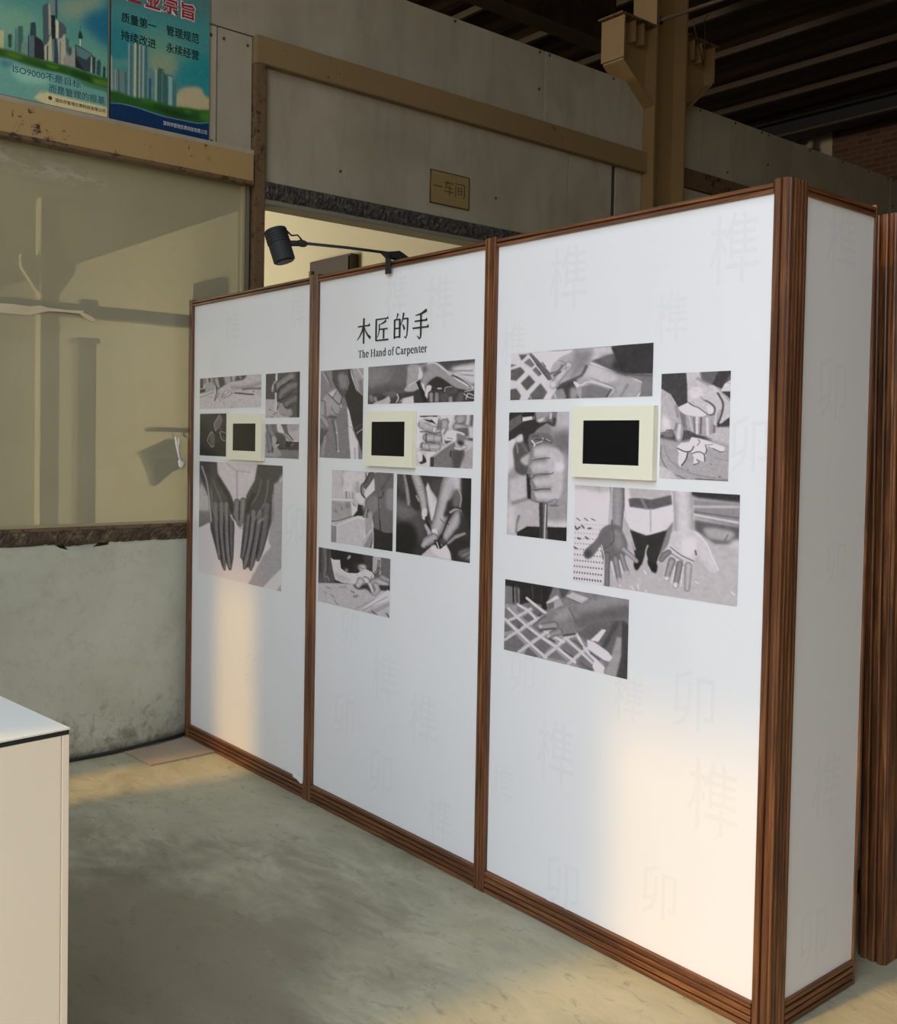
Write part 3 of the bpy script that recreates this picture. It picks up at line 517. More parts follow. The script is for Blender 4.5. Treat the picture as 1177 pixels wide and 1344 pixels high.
'c2':(371,346,175,[('s',205,6.9,[-7,0,21,0,30,192,-1,200]),('s',198,3.4,[135,2,242,0,223,72,181,34]),('l',15,7.6,1.7,[24,6,135,6]),('t',165,110,[36,61,31,64,75,31,96,85,31,120,96,17]),('s',178,2.8,[15,43,49,22,98,36,133,61,120,78,77,50]),('p',210,1.0,[61,10,97,7,146,16,143,47,133,58,119,44,94,22]),('p',18,1.0,[42,25,98,33,99,24,133,61,112,51,77,42]),('t',190,110,[122,89,17,120,103,15]),('p',110,1.4,[149,16,164,65,151,103,134,85,140,51]),('t',160,100,[188,51,28,185,85,26,176,116,19]),('l',85,4.8,2.1,[160,30,168,72,162,103]),('t',188,115,[182,96,14,172,113,14]),('l',60,7.6,2.8,[24,110,72,112,121,122,162,113]),('t',168,95,[70,149,28,115,152,29,149,155,28]),('l',60,9.0,2.8,[66,124,66,156,64,174]),('l',100,4.8,2.8,[121,127,119,176]),('l',50,6.9,2.8,[64,181,109,183,136,190,164,189]),('t',170,95,[47,206,24,89,212,24,144,211,24]),('l',75,6.9,2.8,[38,188,37,220]),('l',110,6.2,2.8,[85,191,89,226]),('l',60,4.8,2.1,[27,235,89,239,141,238]),('l',185,4.8,1.7,[103,236,151,231]),('t',185,110,[180,130,12,181,175,12,183,196,8.3]),('l',60,3.4,1.7,[170,148,176,203]),('l',110,10,5.5,[204,23,215,44]),('t',150,105,[291,21,38,291,45,34]),('l',70,6.2,2.8,[254,53,285,56,312,48]),('t',165,95,[268,78,28,327,92,28]),('s',90,4.8,[258,89,348,85,345,132,315,143,286,112]),('s',208,2.1,[190,137,217,102,265,104,314,119,314,136,269,126,260,167,198,165]),('s',115,4.8,[269,119,314,132,339,152,322,166,274,167]),('l',70,4.8,1.7,[208,151,239,155]),('p',75,1.7,[191,168,239,169,199,192]),('s',50,5.5,[270,167,315,173,306,200,281,194]),('p',140,1.7,[257,170,101,282,99,341,258,344,248,222]),('p',110,2.1,[260,174,138,259,125,281,127,343,265,344]),('l',175,4.8,1.7,[253,174,206,202,132,267]),('p',150,4.1,[317,240,367,172,375,346,299,342]),('s',72,6.2,[248,235,317,227,305,308,264,341,242,290]),('t',180,110,[261,215,12,289,221,12,323,207,14]),('l',40,10,3.4,[232,236,230,270]),('l',60,17,6.9,[346,156,372,159]),('s',180,4.1,[347,68,371,52,373,149,356,142]),('p',50,2.1,[97,282,122,281,123,340,96,341]),('s',195,2.8,[7,249,38,255,43,298,16,310]),('p',195,1.7,[66,251,134,242,91,289,89,345,75,342]),('p',35,1.7,[45,262,69,297,71,318,37,333,16,320,43,312]),('p',185,1.7,[9,331,33,334,71,318,72,344,3,346]),('l',80,21,9.0,[363,5,358,65]),('n',7,9.7)]),
'd2':(408,491,170,[('s',176,8.3,[3,11,70,2,77,181,6,188]),('l',150,17,8.3,[77,10,76,96]),('s',190,8.3,[87,9,229,9,213,76,96,86]),('s',190,5.8,[84,91,142,90,139,167,89,171]),('l',120,14,4.2,[101,145,106,182]),('l',130,5.8,2.5,[122,143,127,180]),('l',120,5.0,2.5,[143,141,148,183]),('l',150,21,12,[176,79,181,137]),('s',205,5.8,[164,152,202,144,223,179,207,210,173,180]),('l',198,14,2.5,[2,200,140,194]),('p',150,3.3,[2,215,136,209,146,301,7,340]),('s',120,7.5,[98,217,128,214,128,248,103,251]),('l',115,12,8.3,[23,273,36,284]),('l',95,8.3,3.3,[71,250,74,263]),('l',130,12,8.3,[52,231,65,234]),('p',200,2.5,[136,205,182,229,179,263,146,301]),('l',110,8.3,5.0,[149,216,166,231]),('l',90,9.2,2.5,[3,349,45,341,141,302]),('p',196,1.2,[8,370,42,374,46,365,150,311,183,292,272,302,269,385,191,479,0,491]),('p',178,1.2,[46,374,184,309,234,319,224,441,182,487,39,489]),('p',128,1.2,[0,373,37,379,39,491,0,491]),('p',150,2.5,[230,307,276,298,277,359,236,423]),('p',135,1.2,[277,380,187,488,254,494,286,407]),('p',38,1.2,[287,354,410,366,408,491,288,493,291,423]),('p',50,2.1,[286,407,279,462,263,493,250,491]),('l',200,6.7,2.5,[284,469,282,490]),('p',205,1.2,[237,8,287,9,291,112,232,174,227,142,239,91]),('t',92,62,[271,19,21,246,61,21,230,92,17]),('l',60,12,2.5,[254,11,234,62,205,94,206,144,227,169]),('l',110,7.5,2.9,[214,93,219,151]),('l',80,8.3,2.5,[233,9,234,50]),('l',60,4.2,1.7,[239,91,235,116]),('p',98,1.7,[283,10,408,4,408,367,362,381,298,361,276,294,275,277,251,301,217,301,229,233,232,179,293,115]),('s',120,8.3,[248,173,311,155,317,232,275,261,241,231]),('s',128,6.7,[373,105,402,111,402,215,371,226]),('l',58,5.0,2.1,[315,154,321,256,332,372]),('l',62,11,5.0,[348,123,340,152,324,162]),('l',135,4.2,2.1,[329,214,330,217]),('l',62,7.5,2.9,[250,239,242,289]),('l',180,5.0,2.1,[241,240,230,299]),('l',72,5.8,3.3,[284,284,294,353]),('s',150,5.0,[250,264,279,260,272,298,251,301]),('l',38,7.5,2.1,[326,304,332,376]),('l',80,17,8.3,[388,15,335,104]),('p',36,1.7,[182,217,216,222,229,241,217,292,183,292,146,305,179,259]),('s',110,4.2,[207,227,229,233,221,263]),('n',6,11)]),
'e2':(490,538,48,[('s',105,28,[4,165,135,220,164,279,26,317]),('s',80,23,[118,284,202,298,191,417,145,446]),('s',60,14,[214,27,320,12,297,174,253,108]),('p',30,4.6,[413,4,490,0,488,337,445,310]),('s',22,14,[8,348,120,355,145,446,68,538,2,533]),('s',70,6.5,[0,0,51,2,45,132,21,100]),('s',45,3.7,[60,2,121,4,163,209,116,222,82,120]),('t',138,75,[53,7,10,72,97,14,84,187,16,84,206,9.3]),('l',110,3.7,2.3,[48,65,54,122]),('t',165,95,[130,3,32,159,77,34,185,169,26,196,252,21,190,286,9.3]),('s',192,3.7,[182,226,209,218,211,260,193,295,178,273]),('l',110,3.7,2.3,[155,82,178,71]),('l',110,3.7,2.3,[160,101,183,90]),('l',160,11,3.7,[138,140,155,172]),('p',188,3.7,[214,41,201,79,218,194,239,295,254,307,294,262,292,161,234,86]),('l',220,7.4,3.7,[213,83,236,170,257,265]),('s',70,12,[243,63,307,22,292,161,263,117]),('t',168,90,[371,-8,56,345,75,51,320,159,42,304,261,46,278,346,44,263,394,28]),('s',180,9.3,[362,6,413,6,425,97,392,108]),('s',45,6.5,[347,157,375,146,376,200,359,246,322,259,335,203]),('s',98,6.5,[392,77,429,97,427,173,385,190,375,155]),('l',170,6.5,3.2,[410,76,430,124,423,187]),('l',175,14,5.6,[363,228,395,207,428,213]),('t',162,85,[415,241,32,384,307,42,344,375,28,336,403,19]),('s',48,8.3,[423,214,472,272,464,335,381,371,426,303]),('l',25,6.5,1.9,[350,238,364,255,346,293,351,306]),('l',28,8.3,2.3,[346,284,325,350,303,394,284,410]),('l',60,3.7,1.9,[300,279,323,300,347,302]),('s',195,2.8,[241,364,259,348,283,359,280,406,256,413]),('l',100,2.8,1.4,[285,354,290,372,279,401]),('l',28,14,2.8,[206,279,226,324,239,364]),('l',105,6.5,2.8,[223,292,245,331]),('t',165,100,[203,331,10,227,370,17,242,406,23]),('t',160,90,[261,403,28,215,437,31,192,468,19]),('l',85,6.5,3.7,[207,473,262,449]),('p',178,1.9,[101,538,253,457,346,441,405,537,264,541]),('s',205,4.6,[244,470,346,452,367,527,283,520]),('p',30,1.4,[261,422,285,417,308,439,341,439,305,474,281,474]),('l',190,8.3,1.9,[280,433,293,468]),('l',170,6.5,2.3,[309,443,314,452]),('s',85,9.3,[308,416,345,402,336,435,308,434]),('t',140,80,[455,354,9.3,400,382,14,355,431,10]),('p',38,4.6,[346,448,401,396,487,381,488,421,421,470,405,539,385,506]),('s',115,9.3,[422,474,488,426,491,518,456,514]),('l',60,6.5,3.7,[431,491,482,457]),('l',55,6.5,3.7,[451,515,487,483]),('n',6,11)]),
'f2':(481,373,80,[('p',80,4.4,[0,0,82,1,98,210,0,260]),('l',115,15,5.3,[43,4,52,111,44,186]),('l',55,13,5.3,[14,9,15,165]),('l',58,11,4.4,[73,7,66,163]),('p',28,1.8,[79,2,373,-1,371,162,171,221,117,215,102,137]),('s',62,8.8,[292,4,368,4,366,95,329,84]),('p',160,2.2,[373,1,426,-1,424,118,370,106]),('p',98,2.6,[422,4,481,0,481,140,429,117]),('l',85,18,2.6,[411,27,402,122]),('l',165,4.4,1.8,[411,27,410,61]),('s',180,3.5,[203,42,221,17,225,33,208,50]),('s',150,6.1,[191,115,209,111,205,139,191,133]),('s',58,8.8,[249,73,275,59,267,113,250,125]),('s',88,6.1,[9,221,53,193,90,212,54,247,5,259]),('l',140,7.0,3.5,[44,200,67,190,76,211]),('l',145,4.4,2.6,[52,221,56,242]),('p',190,1.3,[89,59,110,68,154,62,160,117,205,139,272,130,321,90,366,103,384,125,367,188,314,208,251,204,175,212,121,201,102,128]),('s',170,8.8,[120,152,183,161,233,182,170,204,125,187]),('s',175,6.1,[276,77,320,64,330,88,294,117]),('l',110,8.8,4.4,[285,88,312,92]),('l',110,5.3,2.2,[366,129,362,164]),('t',205,140,[322,155,11,340,172,11]),('l',45,5.3,1.8,[317,143,349,149,354,183,322,185]),('t',170,100,[385,176,35,412,158,31,452,163,26]),('t',150,90,[429,125,18,465,135,18]),('p',50,2.6,[412,179,479,158,480,208,426,202]),('l',25,4.4,1.3,[377,109,423,67]),('l',30,4.4,1.3,[384,115,426,73]),('l',190,2.6,0.9,[381,112,423,70]),('p',170,1.8,[0,260,175,216,260,202,350,218,480,199,481,373,0,373]),('s',55,4.4,[251,208,349,188,368,222,378,250,332,221,279,233]),('t',185,120,[354,183,13,373,217,15,382,245,8.8]),('t',170,105,[394,183,19,406,210,18,387,244,11]),('l',80,4.4,1.8,[372,187,382,220]),('t',180,115,[295,177,26,278,207,18]),('p',205,1.8,[236,374,466,198,483,220,299,363,254,372]),('p',150,1.8,[254,372,480,220,481,233,313,368]),('l',98,3.5,1.3,[308,367,467,240]),('l',120,3.5,1.8,[254,372,387,274]),('p',172,1.8,[317,369,481,237,481,371]),('l',110,9.6,4.4,[234,256,252,261]),('l',100,11,5.3,[253,287,275,277]),('l',120,8.8,4.4,[96,310,114,319]),('l',120,7.0,3.5,[63,264,90,266]),('l',125,8.8,4.4,[119,345,142,362]),('l',130,7.9,3.5,[41,296,60,305]),('l',135,8.8,4.4,[153,248,193,234]),('l',60,7.0,1.8,[371,352,403,373]),('l',80,11,4.4,[465,349,479,367]),('l',200,6.1,3.5,[74,347,119,354]),('n',8,6.1)]),
'a3':(934,325,150,[('p',190,2.5,[0,0,343,10,354,332,0,325]),('p',200,3.3,[145,10,442,8,298,151,230,88]),('p',84,3.3,[58,13,128,11,80,54]),('p',80,3.3,[2,75,14,54,46,82,3,124]),('p',85,3.3,[12,151,73,97,107,134,42,192]),('p',80,3.3,[76,211,137,157,182,206,123,263]),('p',92,3.3,[145,292,221,216,269,278,212,329,183,329]),('p',80,3.3,[2,323,4,270,44,245,80,294,54,324]),('p',105,3.3,[97,68,137,40,180,85,152,106]),('p',100,3.3,[160,123,185,103,236,148,207,169]),('p',130,3.3,[278,325,311,287,353,329]),('p',100,3.3,[104,327,145,300,171,329]),('l',215,8.3,2.5,[146,40,258,184]),('p',92,2.5,[137,9,153,9,290,151,303,194,275,201,189,95]),('l',60,6.6,2.5,[229,75,255,107]),('l',70,5.0,1.7,[133,12,270,184]),('p',58,4.1,[308,194,449,191,500,234,502,300,453,332,345,322,335,263]),('p',130,5.0,[335,263,376,255,403,315,353,326,319,279]),('s',140,8.3,[426,257,476,267,477,308,436,324]),('p',150,2.5,[544,92,872,234,852,324,503,329,450,224,498,193]),('s',175,8.3,[553,105,663,159,731,209,616,230,515,185]),('p',112,4.1,[500,251,566,236,684,276,653,328,503,329]),('l',60,9.9,2.5,[688,276,657,328]),('l',190,9.9,4.1,[466,225,500,242,549,219,700,265]),('l',125,6.6,3.3,[556,195,717,269,686,324]),('l',125,18,5.0,[787,251,748,322]),('l',215,6.6,2.5,[545,95,869,234,848,324]),('l',215,15,5.0,[454,220,475,246]),('p',178,2.5,[570,6,682,5,709,56,553,89]),('p',82,5.0,[561,85,700,48,763,171,839,213,730,177]),('s',98,17,[610,67,692,60,719,113,661,118]),('p',50,3.3,[682,5,934,0,934,201,814,200,746,162,709,72]),('p',38,12,[710,81,762,155,796,184,695,140]),('p',112,2.5,[763,180,936,191,934,325,856,324,873,234]),('l',85,12,4.1,[772,183,934,201]),('s',158,4.1,[285,142,312,84,377,37,476,14,570,8,560,73,529,137,490,189,416,206,351,238,310,262,284,240,299,194]),('s',125,17,[443,25,558,19,545,96,481,167,416,198,445,100]),('l',88,12,5.0,[290,155,339,140,371,104]),('t',175,115,[412,106,28,357,171,28,313,228,26]),('l',110,5.0,2.5,[345,69,387,88,397,139]),('l',120,5.0,2.5,[380,130,413,115]),('l',60,12,5.8,[315,169,356,145]),('l',75,17,6.6,[529,120,498,176,424,207,359,234]),('s',190,6.6,[287,210,316,211,326,237,297,253]),('n',7,18)]),
'b3':(439,706,150,[('p',60,1.7,[0,0,159,-2,178,198,115,226,63,138,4,96]),('p',90,2.3,[233,1,439,0,447,137,350,96,269,48]),('p',55,2.3,[409,0,439,0,384,113,327,84]),('p',185,1.7,[440,16,447,134,382,130,404,81]),('l',150,5.7,2.3,[414,75,443,82]),('p',54,2.3,[385,130,444,137,459,369,362,358,385,291,437,237]),('p',150,2.3,[2,427,143,403,227,380,458,358,461,579,439,706,0,706]),('s',72,6.8,[1,404,142,381,210,386,339,442,202,443,123,455,8,433]),('s',168,7.9,[292,414,368,369,458,364,462,479,397,458]),('l',95,6.8,3.4,[10,485,13,572,69,657,176,705]),('l',125,7.9,4.5,[27,485,65,577,156,643,274,679,438,695]),('s',175,5.7,[-2,637,39,635,111,690,100,705,0,706]),('l',75,6.8,3.4,[240,700,439,704]),('l',120,4.5,2.3,[353,559,461,579]),('p',200,1.7,[113,229,178,198,235,222,305,274,262,296,154,278]),('p',150,1.7,[119,249,154,278,262,293,335,302,360,336,353,397,292,420,258,414,158,369]),('p',110,4.5,[122,255,165,278,176,381,147,363]),('l',180,7.9,2.3,[188,290,210,380]),('l',100,10,3.4,[217,301,228,392]),('l',205,12,2.8,[239,296,240,403]),('l',90,12,3.4,[265,299,263,403]),('l',190,17,3.4,[302,307,308,408]),('l',120,4.5,1.7,[330,313,333,392]),('l',98,15,3.4,[347,347,347,391]),('s',175,2.3,[157,-2,222,1,258,48,338,90,386,141,429,192,440,237,415,314,389,336,376,325,393,247,361,269,361,341,343,336,353,230,300,184,336,229,342,269,317,282,282,262,235,228,195,216,174,181,172,84]),('l',70,10,2.3,[289,186,329,212,348,241,342,274,317,282]),('l',60,12,3.4,[364,141,396,203,394,258,381,308,369,336]),('l',110,5.7,2.3,[242,143,277,183,300,195]),('l',80,6.8,2.3,[183,198,212,219,247,234,306,279]),('s',195,3.4,[297,223,331,229,338,257,317,274]),('l',130,17,9.0,[236,41,304,83]),('l',95,7.9,3.4,[256,8,269,48,327,84]),('s',190,7.9,[184,113,250,98,275,144,210,176]),('s',162,2.3,[4,102,35,120,88,179,119,254,140,335,151,392,140,449,111,447,85,381,57,381,29,404,-2,392]),('s',190,7.9,[11,288,60,311,68,369,17,381]),('l',85,7.9,2.8,[1,401,35,395,46,381,80,381]),('l',95,7.9,3.4,[106,335,102,369,86,392]),('t',185,120,[129,346,15,123,404,23,123,432,19]),('s',110,4.5,[24,404,86,392,76,427,36,427]),('l',120,17,10,[101,220,115,289]),('p',215,1.7,[113,495,141,466,192,460,207,426,253,434,305,448,341,464,411,486,414,522,373,514,313,481,304,509,300,538,291,588,244,567,263,595,223,607,226,556,201,517,178,529,181,574,137,627,124,598,127,530]),('l',35,7.9,1.7,[117,501,167,523,206,517,222,488]),('l',35,9.0,2.3,[184,534,175,574,148,615]),('l',45,6.8,1.7,[296,476,304,509,294,538]),('l',40,6.8,1.7,[213,534,253,522,288,538,294,583]),('l',60,5.7,1.7,[343,498,390,519,413,516]),('l',60,5.1,1.7,[248,443,260,454,245,482]),('l',50,5.7,1.7,[223,607,257,595,244,573]),('l',80,4.5,1.7,[307,476,341,473]),('l',60,4.5,1.7,[330,599,336,603]),('l',60,4.5,1.7,[187,642,192,645]),('l',60,5.7,1.7,[385,678,394,680]),('l',70,6.8,2.3,[448,413,452,424]),('n',8,10)]),
'c3':(392,827,140,[('s',170,9.3,[0,0,80,0,2,82]),('s',168,20,[312,7,392,0,389,141,309,150]),('s',105,20,[295,137,388,122,391,263,311,241]),('p',175,11,[10,457,129,408,133,582,14,614]),('p',165,5.3,[0,595,140,582,253,610,400,629,389,733,137,756,45,821,0,827]),('s',185,6.6,[269,707,388,662,389,733,270,740]),('s',140,13,[267,609,399,584,395,674,269,707]),('p',34,2.0,[137,759,391,734,392,827,59,826,71,804]),('l',85,13,6.6,[82,695,67,744,65,805]),('s',185,13,[8,649,48,645,58,792,12,812]),('l',125,20,11,[40,611,133,575]),('s',195,13,[5,205,50,170,41,360,3,417]),('p',44,2.6,[2,96,93,7,180,20,187,60,261,66,189,119,137,181,165,260,119,262,97,182,90,145,2,226]),('p',92,2.6,[2,89,80,13,179,7,180,46,101,61,42,102,4,178]),('p',205,2.0,[90,30,153,27,160,47,94,61]),('p',30,2.6,[87,13,173,10,173,23,94,34]),('l',35,6.6,2.0,[87,13,88,54]),('s',110,4.0,[187,46,213,30,273,20,312,7,314,78,281,88,254,59,207,69]),('s',185,5.3,[190,50,240,33,227,59,201,66]),('l',195,13,4.0,[279,13,276,39]),('l',50,20,6.6,[300,46,294,82,261,66]),('s',118,5.3,[189,119,241,86,275,98,282,144,196,146]),('s',98,3.3,[133,174,163,140,256,138,293,170,290,209,231,204,178,233,145,254]),('l',215,9.3,2.0,[157,187,178,213,171,226]),('l',200,6.6,2.0,[184,206,224,191,230,171]),('l',55,6.6,2.0,[183,179,243,184,284,196]),('l',60,5.3,2.0,[156,160,203,155]),('l',190,4.6,2.0,[250,177,277,190]),('s',78,5.3,[32,245,58,196,84,182,139,247,129,408,56,400,40,319]),('s',190,5.3,[50,170,90,145,97,188,64,203]),('s',165,6.6,[93,303,146,274,160,326,121,355,87,330]),('l',150,7.9,4.0,[58,217,66,271]),('l',100,16,6.6,[91,209,126,261]),('p',34,2.6,[126,409,152,407,163,573,136,575]),('t',178,118,[199,265,46,245,256,50,305,273,49]),('t',172,112,[188,365,52,261,354,52,327,350,42]),('t',172,115,[197,464,46,263,452,49,322,435,40]),('t',178,118,[199,550,40,259,548,44,312,540,37]),('s',172,6.6,[258,243,352,265,367,368,351,537,306,566,283,438]),('l',72,6.0,2.0,[147,320,187,312,226,303,276,298]),('l',65,6.0,2.0,[136,421,163,440,189,411,282,402,301,391]),('l',62,6.0,2.0,[151,507,191,514,224,504,284,500]),('l',80,6.0,2.6,[156,573,193,590,266,593]),('l',115,20,11,[159,260,147,327]),('l',110,20,9.3,[145,381,149,420]),('l',105,17,7.9,[163,459,184,498]),('l',110,17,9.3,[172,539,186,577]),('s',200,9.3,[313,332,360,329,361,374,321,377]),('l',110,6.6,4.0,[266,596,306,566,332,571,307,605]),('l',85,9.3,5.3,[287,607,333,603]),('p',100,2.0,[213,595,270,596,272,825,229,827]),('p',55,2.0,[213,595,240,595,245,827,229,827]),('l',200,6.6,2.0,[257,604,253,826]),('l',70,6.6,2.6,[267,603,265,767]),('n',6,15)]),
'd3':(1086,684,168,[('p',165,7.8,[257,-5,1086,0,1086,684,216,677,264,267]),('p',198,2.9,[0,0,267,0,253,218,216,677,0,684]),('s',170,16,[0,2,257,0,248,36,64,39,6,75]),('s',208,14,[6,64,83,38,56,112,7,117]),('l',150,14,7.8,[175,6,182,26]),('K',50,[1,263,249,253,216,677,0,684],11,11),('l',80,7.8,2.9,[20,235,44,249]),('l',80,7.8,2.9,[78,230,103,245]),('l',80,7.8,2.9,[131,229,156,239]),('l',70,12,2.9,[11,294,21,313,45,295]),('l',70,12,2.9,[60,283,75,297]),('l',70,12,2.9,[109,299,128,296]),('l',75,14,2.9,[32,375,47,378]),('l',75,14,2.9,[91,362,106,371]),('l',75,12,2.9,[5,441,24,449]),('p',44,7.8,[703,3,1086,2,1083,56,840,35,800,19]),('p',128,5.8,[811,47,1083,56,1085,219,825,158]),('l',170,16,5.8,[822,92,1084,74]),('l',95,9.7,3.9,[824,125,1082,142]),('l',185,14,4.8,[824,144,1078,170]),('p',85,7.8,[821,177,1085,210,1073,283,948,313,828,241]),('s',150,9.7,[886,218,1032,223,1062,248,1025,288,908,280]),('l',90,7.8,3.9,[1023,251,1005,289]),('s',175,9.7,[1063,275,1087,273,1086,354,1056,330]),('p',195,2.9,[366,-4,683,0,692,197,653,248,557,301,460,292,400,263,368,157]),('p',165,4.8,[373,-2,683,0,675,32,550,60,404,60]),('p',84,3.9,[392,71,433,61,550,64,675,27,682,89,552,132,435,127,401,125]),('l',130,17,7.8,[482,69,513,126]),('l',215,5.8,2.9,[368,-2,358,148,390,234]),('l',150,9.7,5.8,[542,133,547,278]),('p',44,2.9,[401,278,519,308,653,258,686,217,601,446,565,547,534,493,517,417,495,498,457,542,437,505,445,445]),('l',175,9.7,3.9,[530,372,517,417,528,464]),('s',30,3.9,[442,505,485,494,467,541,447,538]),('s',28,3.9,[534,483,593,485,590,543,565,537]),('p',120,3.9,[690,197,653,258,601,446,610,425,676,341]),('l',175,14,5.8,[401,283,443,406]),('t',140,82,[310,-8,52,318,111,48,316,212,41,313,272,41]),('l',175,16,7.8,[272,5,277,215]),('s',100,3.9,[264,257,322,256,362,307,394,392,367,475,300,504,221,504,204,415,152,483,104,510,79,483,102,438,169,369,206,293]),('s',125,14,[294,284,353,318,365,406,307,423]),('l',70,5.8,2.9,[283,265,296,364,229,432]),('t',112,70,[250,470,25,250,571,21,255,671,19]),('t',130,78,[309,483,23,326,560,19,342,628,19]),('t',135,80,[352,457,19,374,524,17,395,570,19]),('t',150,95,[366,416,19,415,449,17,456,483,16]),('l',215,5.8,1.9,[209,405,231,493,230,665]),('l',215,4.8,1.9,[280,506,302,604]),('l',205,4.8,1.9,[338,489,365,575]),('s',165,4.8,[327,620,362,615,358,655,338,658]),('s',165,4.8,[375,563,414,558,400,594,380,592]),('s',60,12,[83,462,132,455,133,496,94,507]),('t',185,140,[742,4,60,754,126,56,758,239,58]),('s',180,3.9,[693,264,818,242,888,292,931,370,969,467,945,498,905,475,854,397,826,447,778,473,719,465,678,417,612,464,606,435,657,363,674,303]),('s',200,12,[752,305,831,307,824,382,776,406]),('l',72,5.8,2.9,[677,365,746,409,826,438]),('l',62,9.7,4.8,[833,372,839,394]),('l',105,7.8,3.9,[688,407,758,446]),('t',145,82,[689,454,23,672,513,19,659,572,17]),('t',130,80,[739,467,21,727,544,19,715,612,17]),('t',165,105,[793,470,23,791,545,21,788,621,17]),('t',120,80,[668,399,17,639,422,21,621,453,17]),('l',215,5.8,1.9,[828,251,899,318,931,389,974,476]),('l',212,4.8,1.9,[710,489,690,597]),('l',212,4.8,1.9,[759,483,749,607]),('s',190,3.9,[699,595,729,591,725,622,705,623]),('s',190,3.9,[639,565,674,561,665,586,650,585]),('l',210,9.7,4.8,[511,544,522,557]),('l',215,7.8,2.9,[427,659,442,677]),('l',215,7.8,2.9,[470,643,476,667]),('l',205,7.8,2.9,[840,567,855,574]),('l',205,7.8,2.9,[1052,598,1068,614]),('l',205,7.8,2.9,[520,674,530,678]),('l',200,7.8,2.9,[343,662,351,671]),('n',6,16)]),
'e3':(827,490,110,[('p',112,5.9,[1,25,152,19,155,140,5,210]),('p',38,2.9,[0,0,370,2,298,134,192,125,148,142,118,156,108,43,3,48]),('l',34,13,2.9,[59,29,65,151]),('l',44,13,3.7,[115,34,118,148]),('l',60,15,5.9,[85,32,91,138]),('l',70,7.4,3.7,[197,11,207,100]),('l',30,19,2.9,[291,16,297,150]),('l',60,5.9,2.9,[265,13,267,103]),('p',75,4.4,[370,6,490,3,446,47,402,63]),('p',118,3.7,[417,74,490,3,611,10,538,96,434,145,403,114]),('p',170,2.9,[424,51,476,12,581,33,537,74]),('l',75,5.9,2.9,[431,50,537,78]),('p',150,2.9,[297,112,375,45,418,104,358,145,306,163]),('p',98,2.2,[309,117,353,94,354,138,310,162]),('p',185,2.2,[297,112,371,50,387,65,320,111]),('s',30,2.9,[268,133,297,112,306,155,276,154]),('p',140,3.7,[2,180,156,163,496,256,689,430,675,490,0,490]),('p',98,2.9,[46,287,98,256,151,286,107,327]),('p',98,2.9,[131,241,172,209,225,232,181,268]),('p',95,2.9,[202,192,239,165,269,193,247,216]),('p',105,2.9,[122,346,174,304,250,343,191,387]),('p',105,2.9,[214,408,266,358,342,393,290,454]),('p',100,2.9,[1,320,16,309,70,343,3,413]),('p',105,2.9,[4,444,85,370,154,422,110,479,5,486]),('p',98,2.9,[118,485,177,432,253,481]),('p',110,2.9,[314,474,372,416,456,469]),('p',110,2.9,[394,396,438,345,530,387,486,433]),('p',112,2.9,[6,210,44,202,75,249,31,290,4,273]),('p',118,2.9,[96,168,179,189,127,223,89,208]),('p',105,2.9,[204,289,248,250,294,299,265,321]),('p',108,2.9,[501,459,545,405,621,445,615,490]),('p',110,2.9,[460,322,498,300,574,341,552,375]),('l',192,19,2.2,[4,277,107,349,199,412,306,476]),('l',190,19,2.2,[29,201,143,280,258,341,379,392,501,459]),('l',192,18,2.2,[99,160,194,201,294,299,423,345]),('l',196,19,2.2,[162,105,284,175,322,182]),('l',192,18,2.2,[512,282,574,370,682,453]),('l',190,25,2.2,[588,309,718,381]),('l',188,18,2.2,[430,314,545,391,614,440]),('l',185,19,2.2,[7,420,92,349,174,281,255,222]),('l',185,18,2.2,[27,283,90,246,194,171]),('l',182,19,2.2,[110,483,199,404,273,338,331,276]),('l',182,19,2.2,[291,476,365,403,438,320,512,275]),('l',182,18,2.2,[457,484,530,401,589,345]),('l',85,12,2.9,[491,323,544,348]),('l',80,12,2.9,[425,403,486,430]),('l',80,12,2.9,[601,378,658,408]),('l',85,12,2.9,[539,457,615,490]),('l',100,22,15,[42,450,110,448]),('s',70,4.4,[99,313,121,300,114,325]),('s',60,4.4,[239,206,269,185,262,209]),('p',92,7.4,[496,256,615,174,756,119,826,190,827,490,743,488,717,367,648,296,558,294]),('p',70,3.7,[749,134,787,127,694,329,671,320]),('p',140,4.4,[760,245,790,239,785,373,743,488,653,488,718,409]),('p',64,2.9,[787,127,831,231,827,490,751,490,792,351]),('p',205,2.2,[632,257,669,214,695,212,648,296,595,300]),('p',205,2.2,[580,304,618,303,709,347,736,377,718,406,681,403,582,354]),('p',200,2.2,[628,408,689,451,675,483,614,461]),('s',118,3.7,[211,284,270,208,358,145,463,110,604,40,716,-1,829,-2,831,84,645,169,541,247,452,298,392,300,333,343,307,342,347,281,294,299,249,280]),('s',90,18,[584,130,792,42,831,78,645,169,526,235,495,198]),('s',142,15,[389,146,463,124,450,185,360,226]),('s',132,18,[522,84,701,9,792,14,568,104]),('t',140,85,[361,248,26,294,270,22,260,281,16]),('t',138,85,[392,286,25,347,310,19,318,339,13]),('l',72,5.9,2.9,[211,284,270,222,300,201]),('l',60,7.4,3.7,[257,308,294,292,361,270]),('l',70,4.4,2.2,[456,118,487,171,503,204]),('s',175,3.7,[249,272,271,263,271,286,253,286]),('s',170,3.7,[309,326,332,313,325,337,310,341]),('l',50,12,5.1,[422,305,497,278]),('l',50,10,4.4,[326,345,363,358]),('n',7,13)]),
}

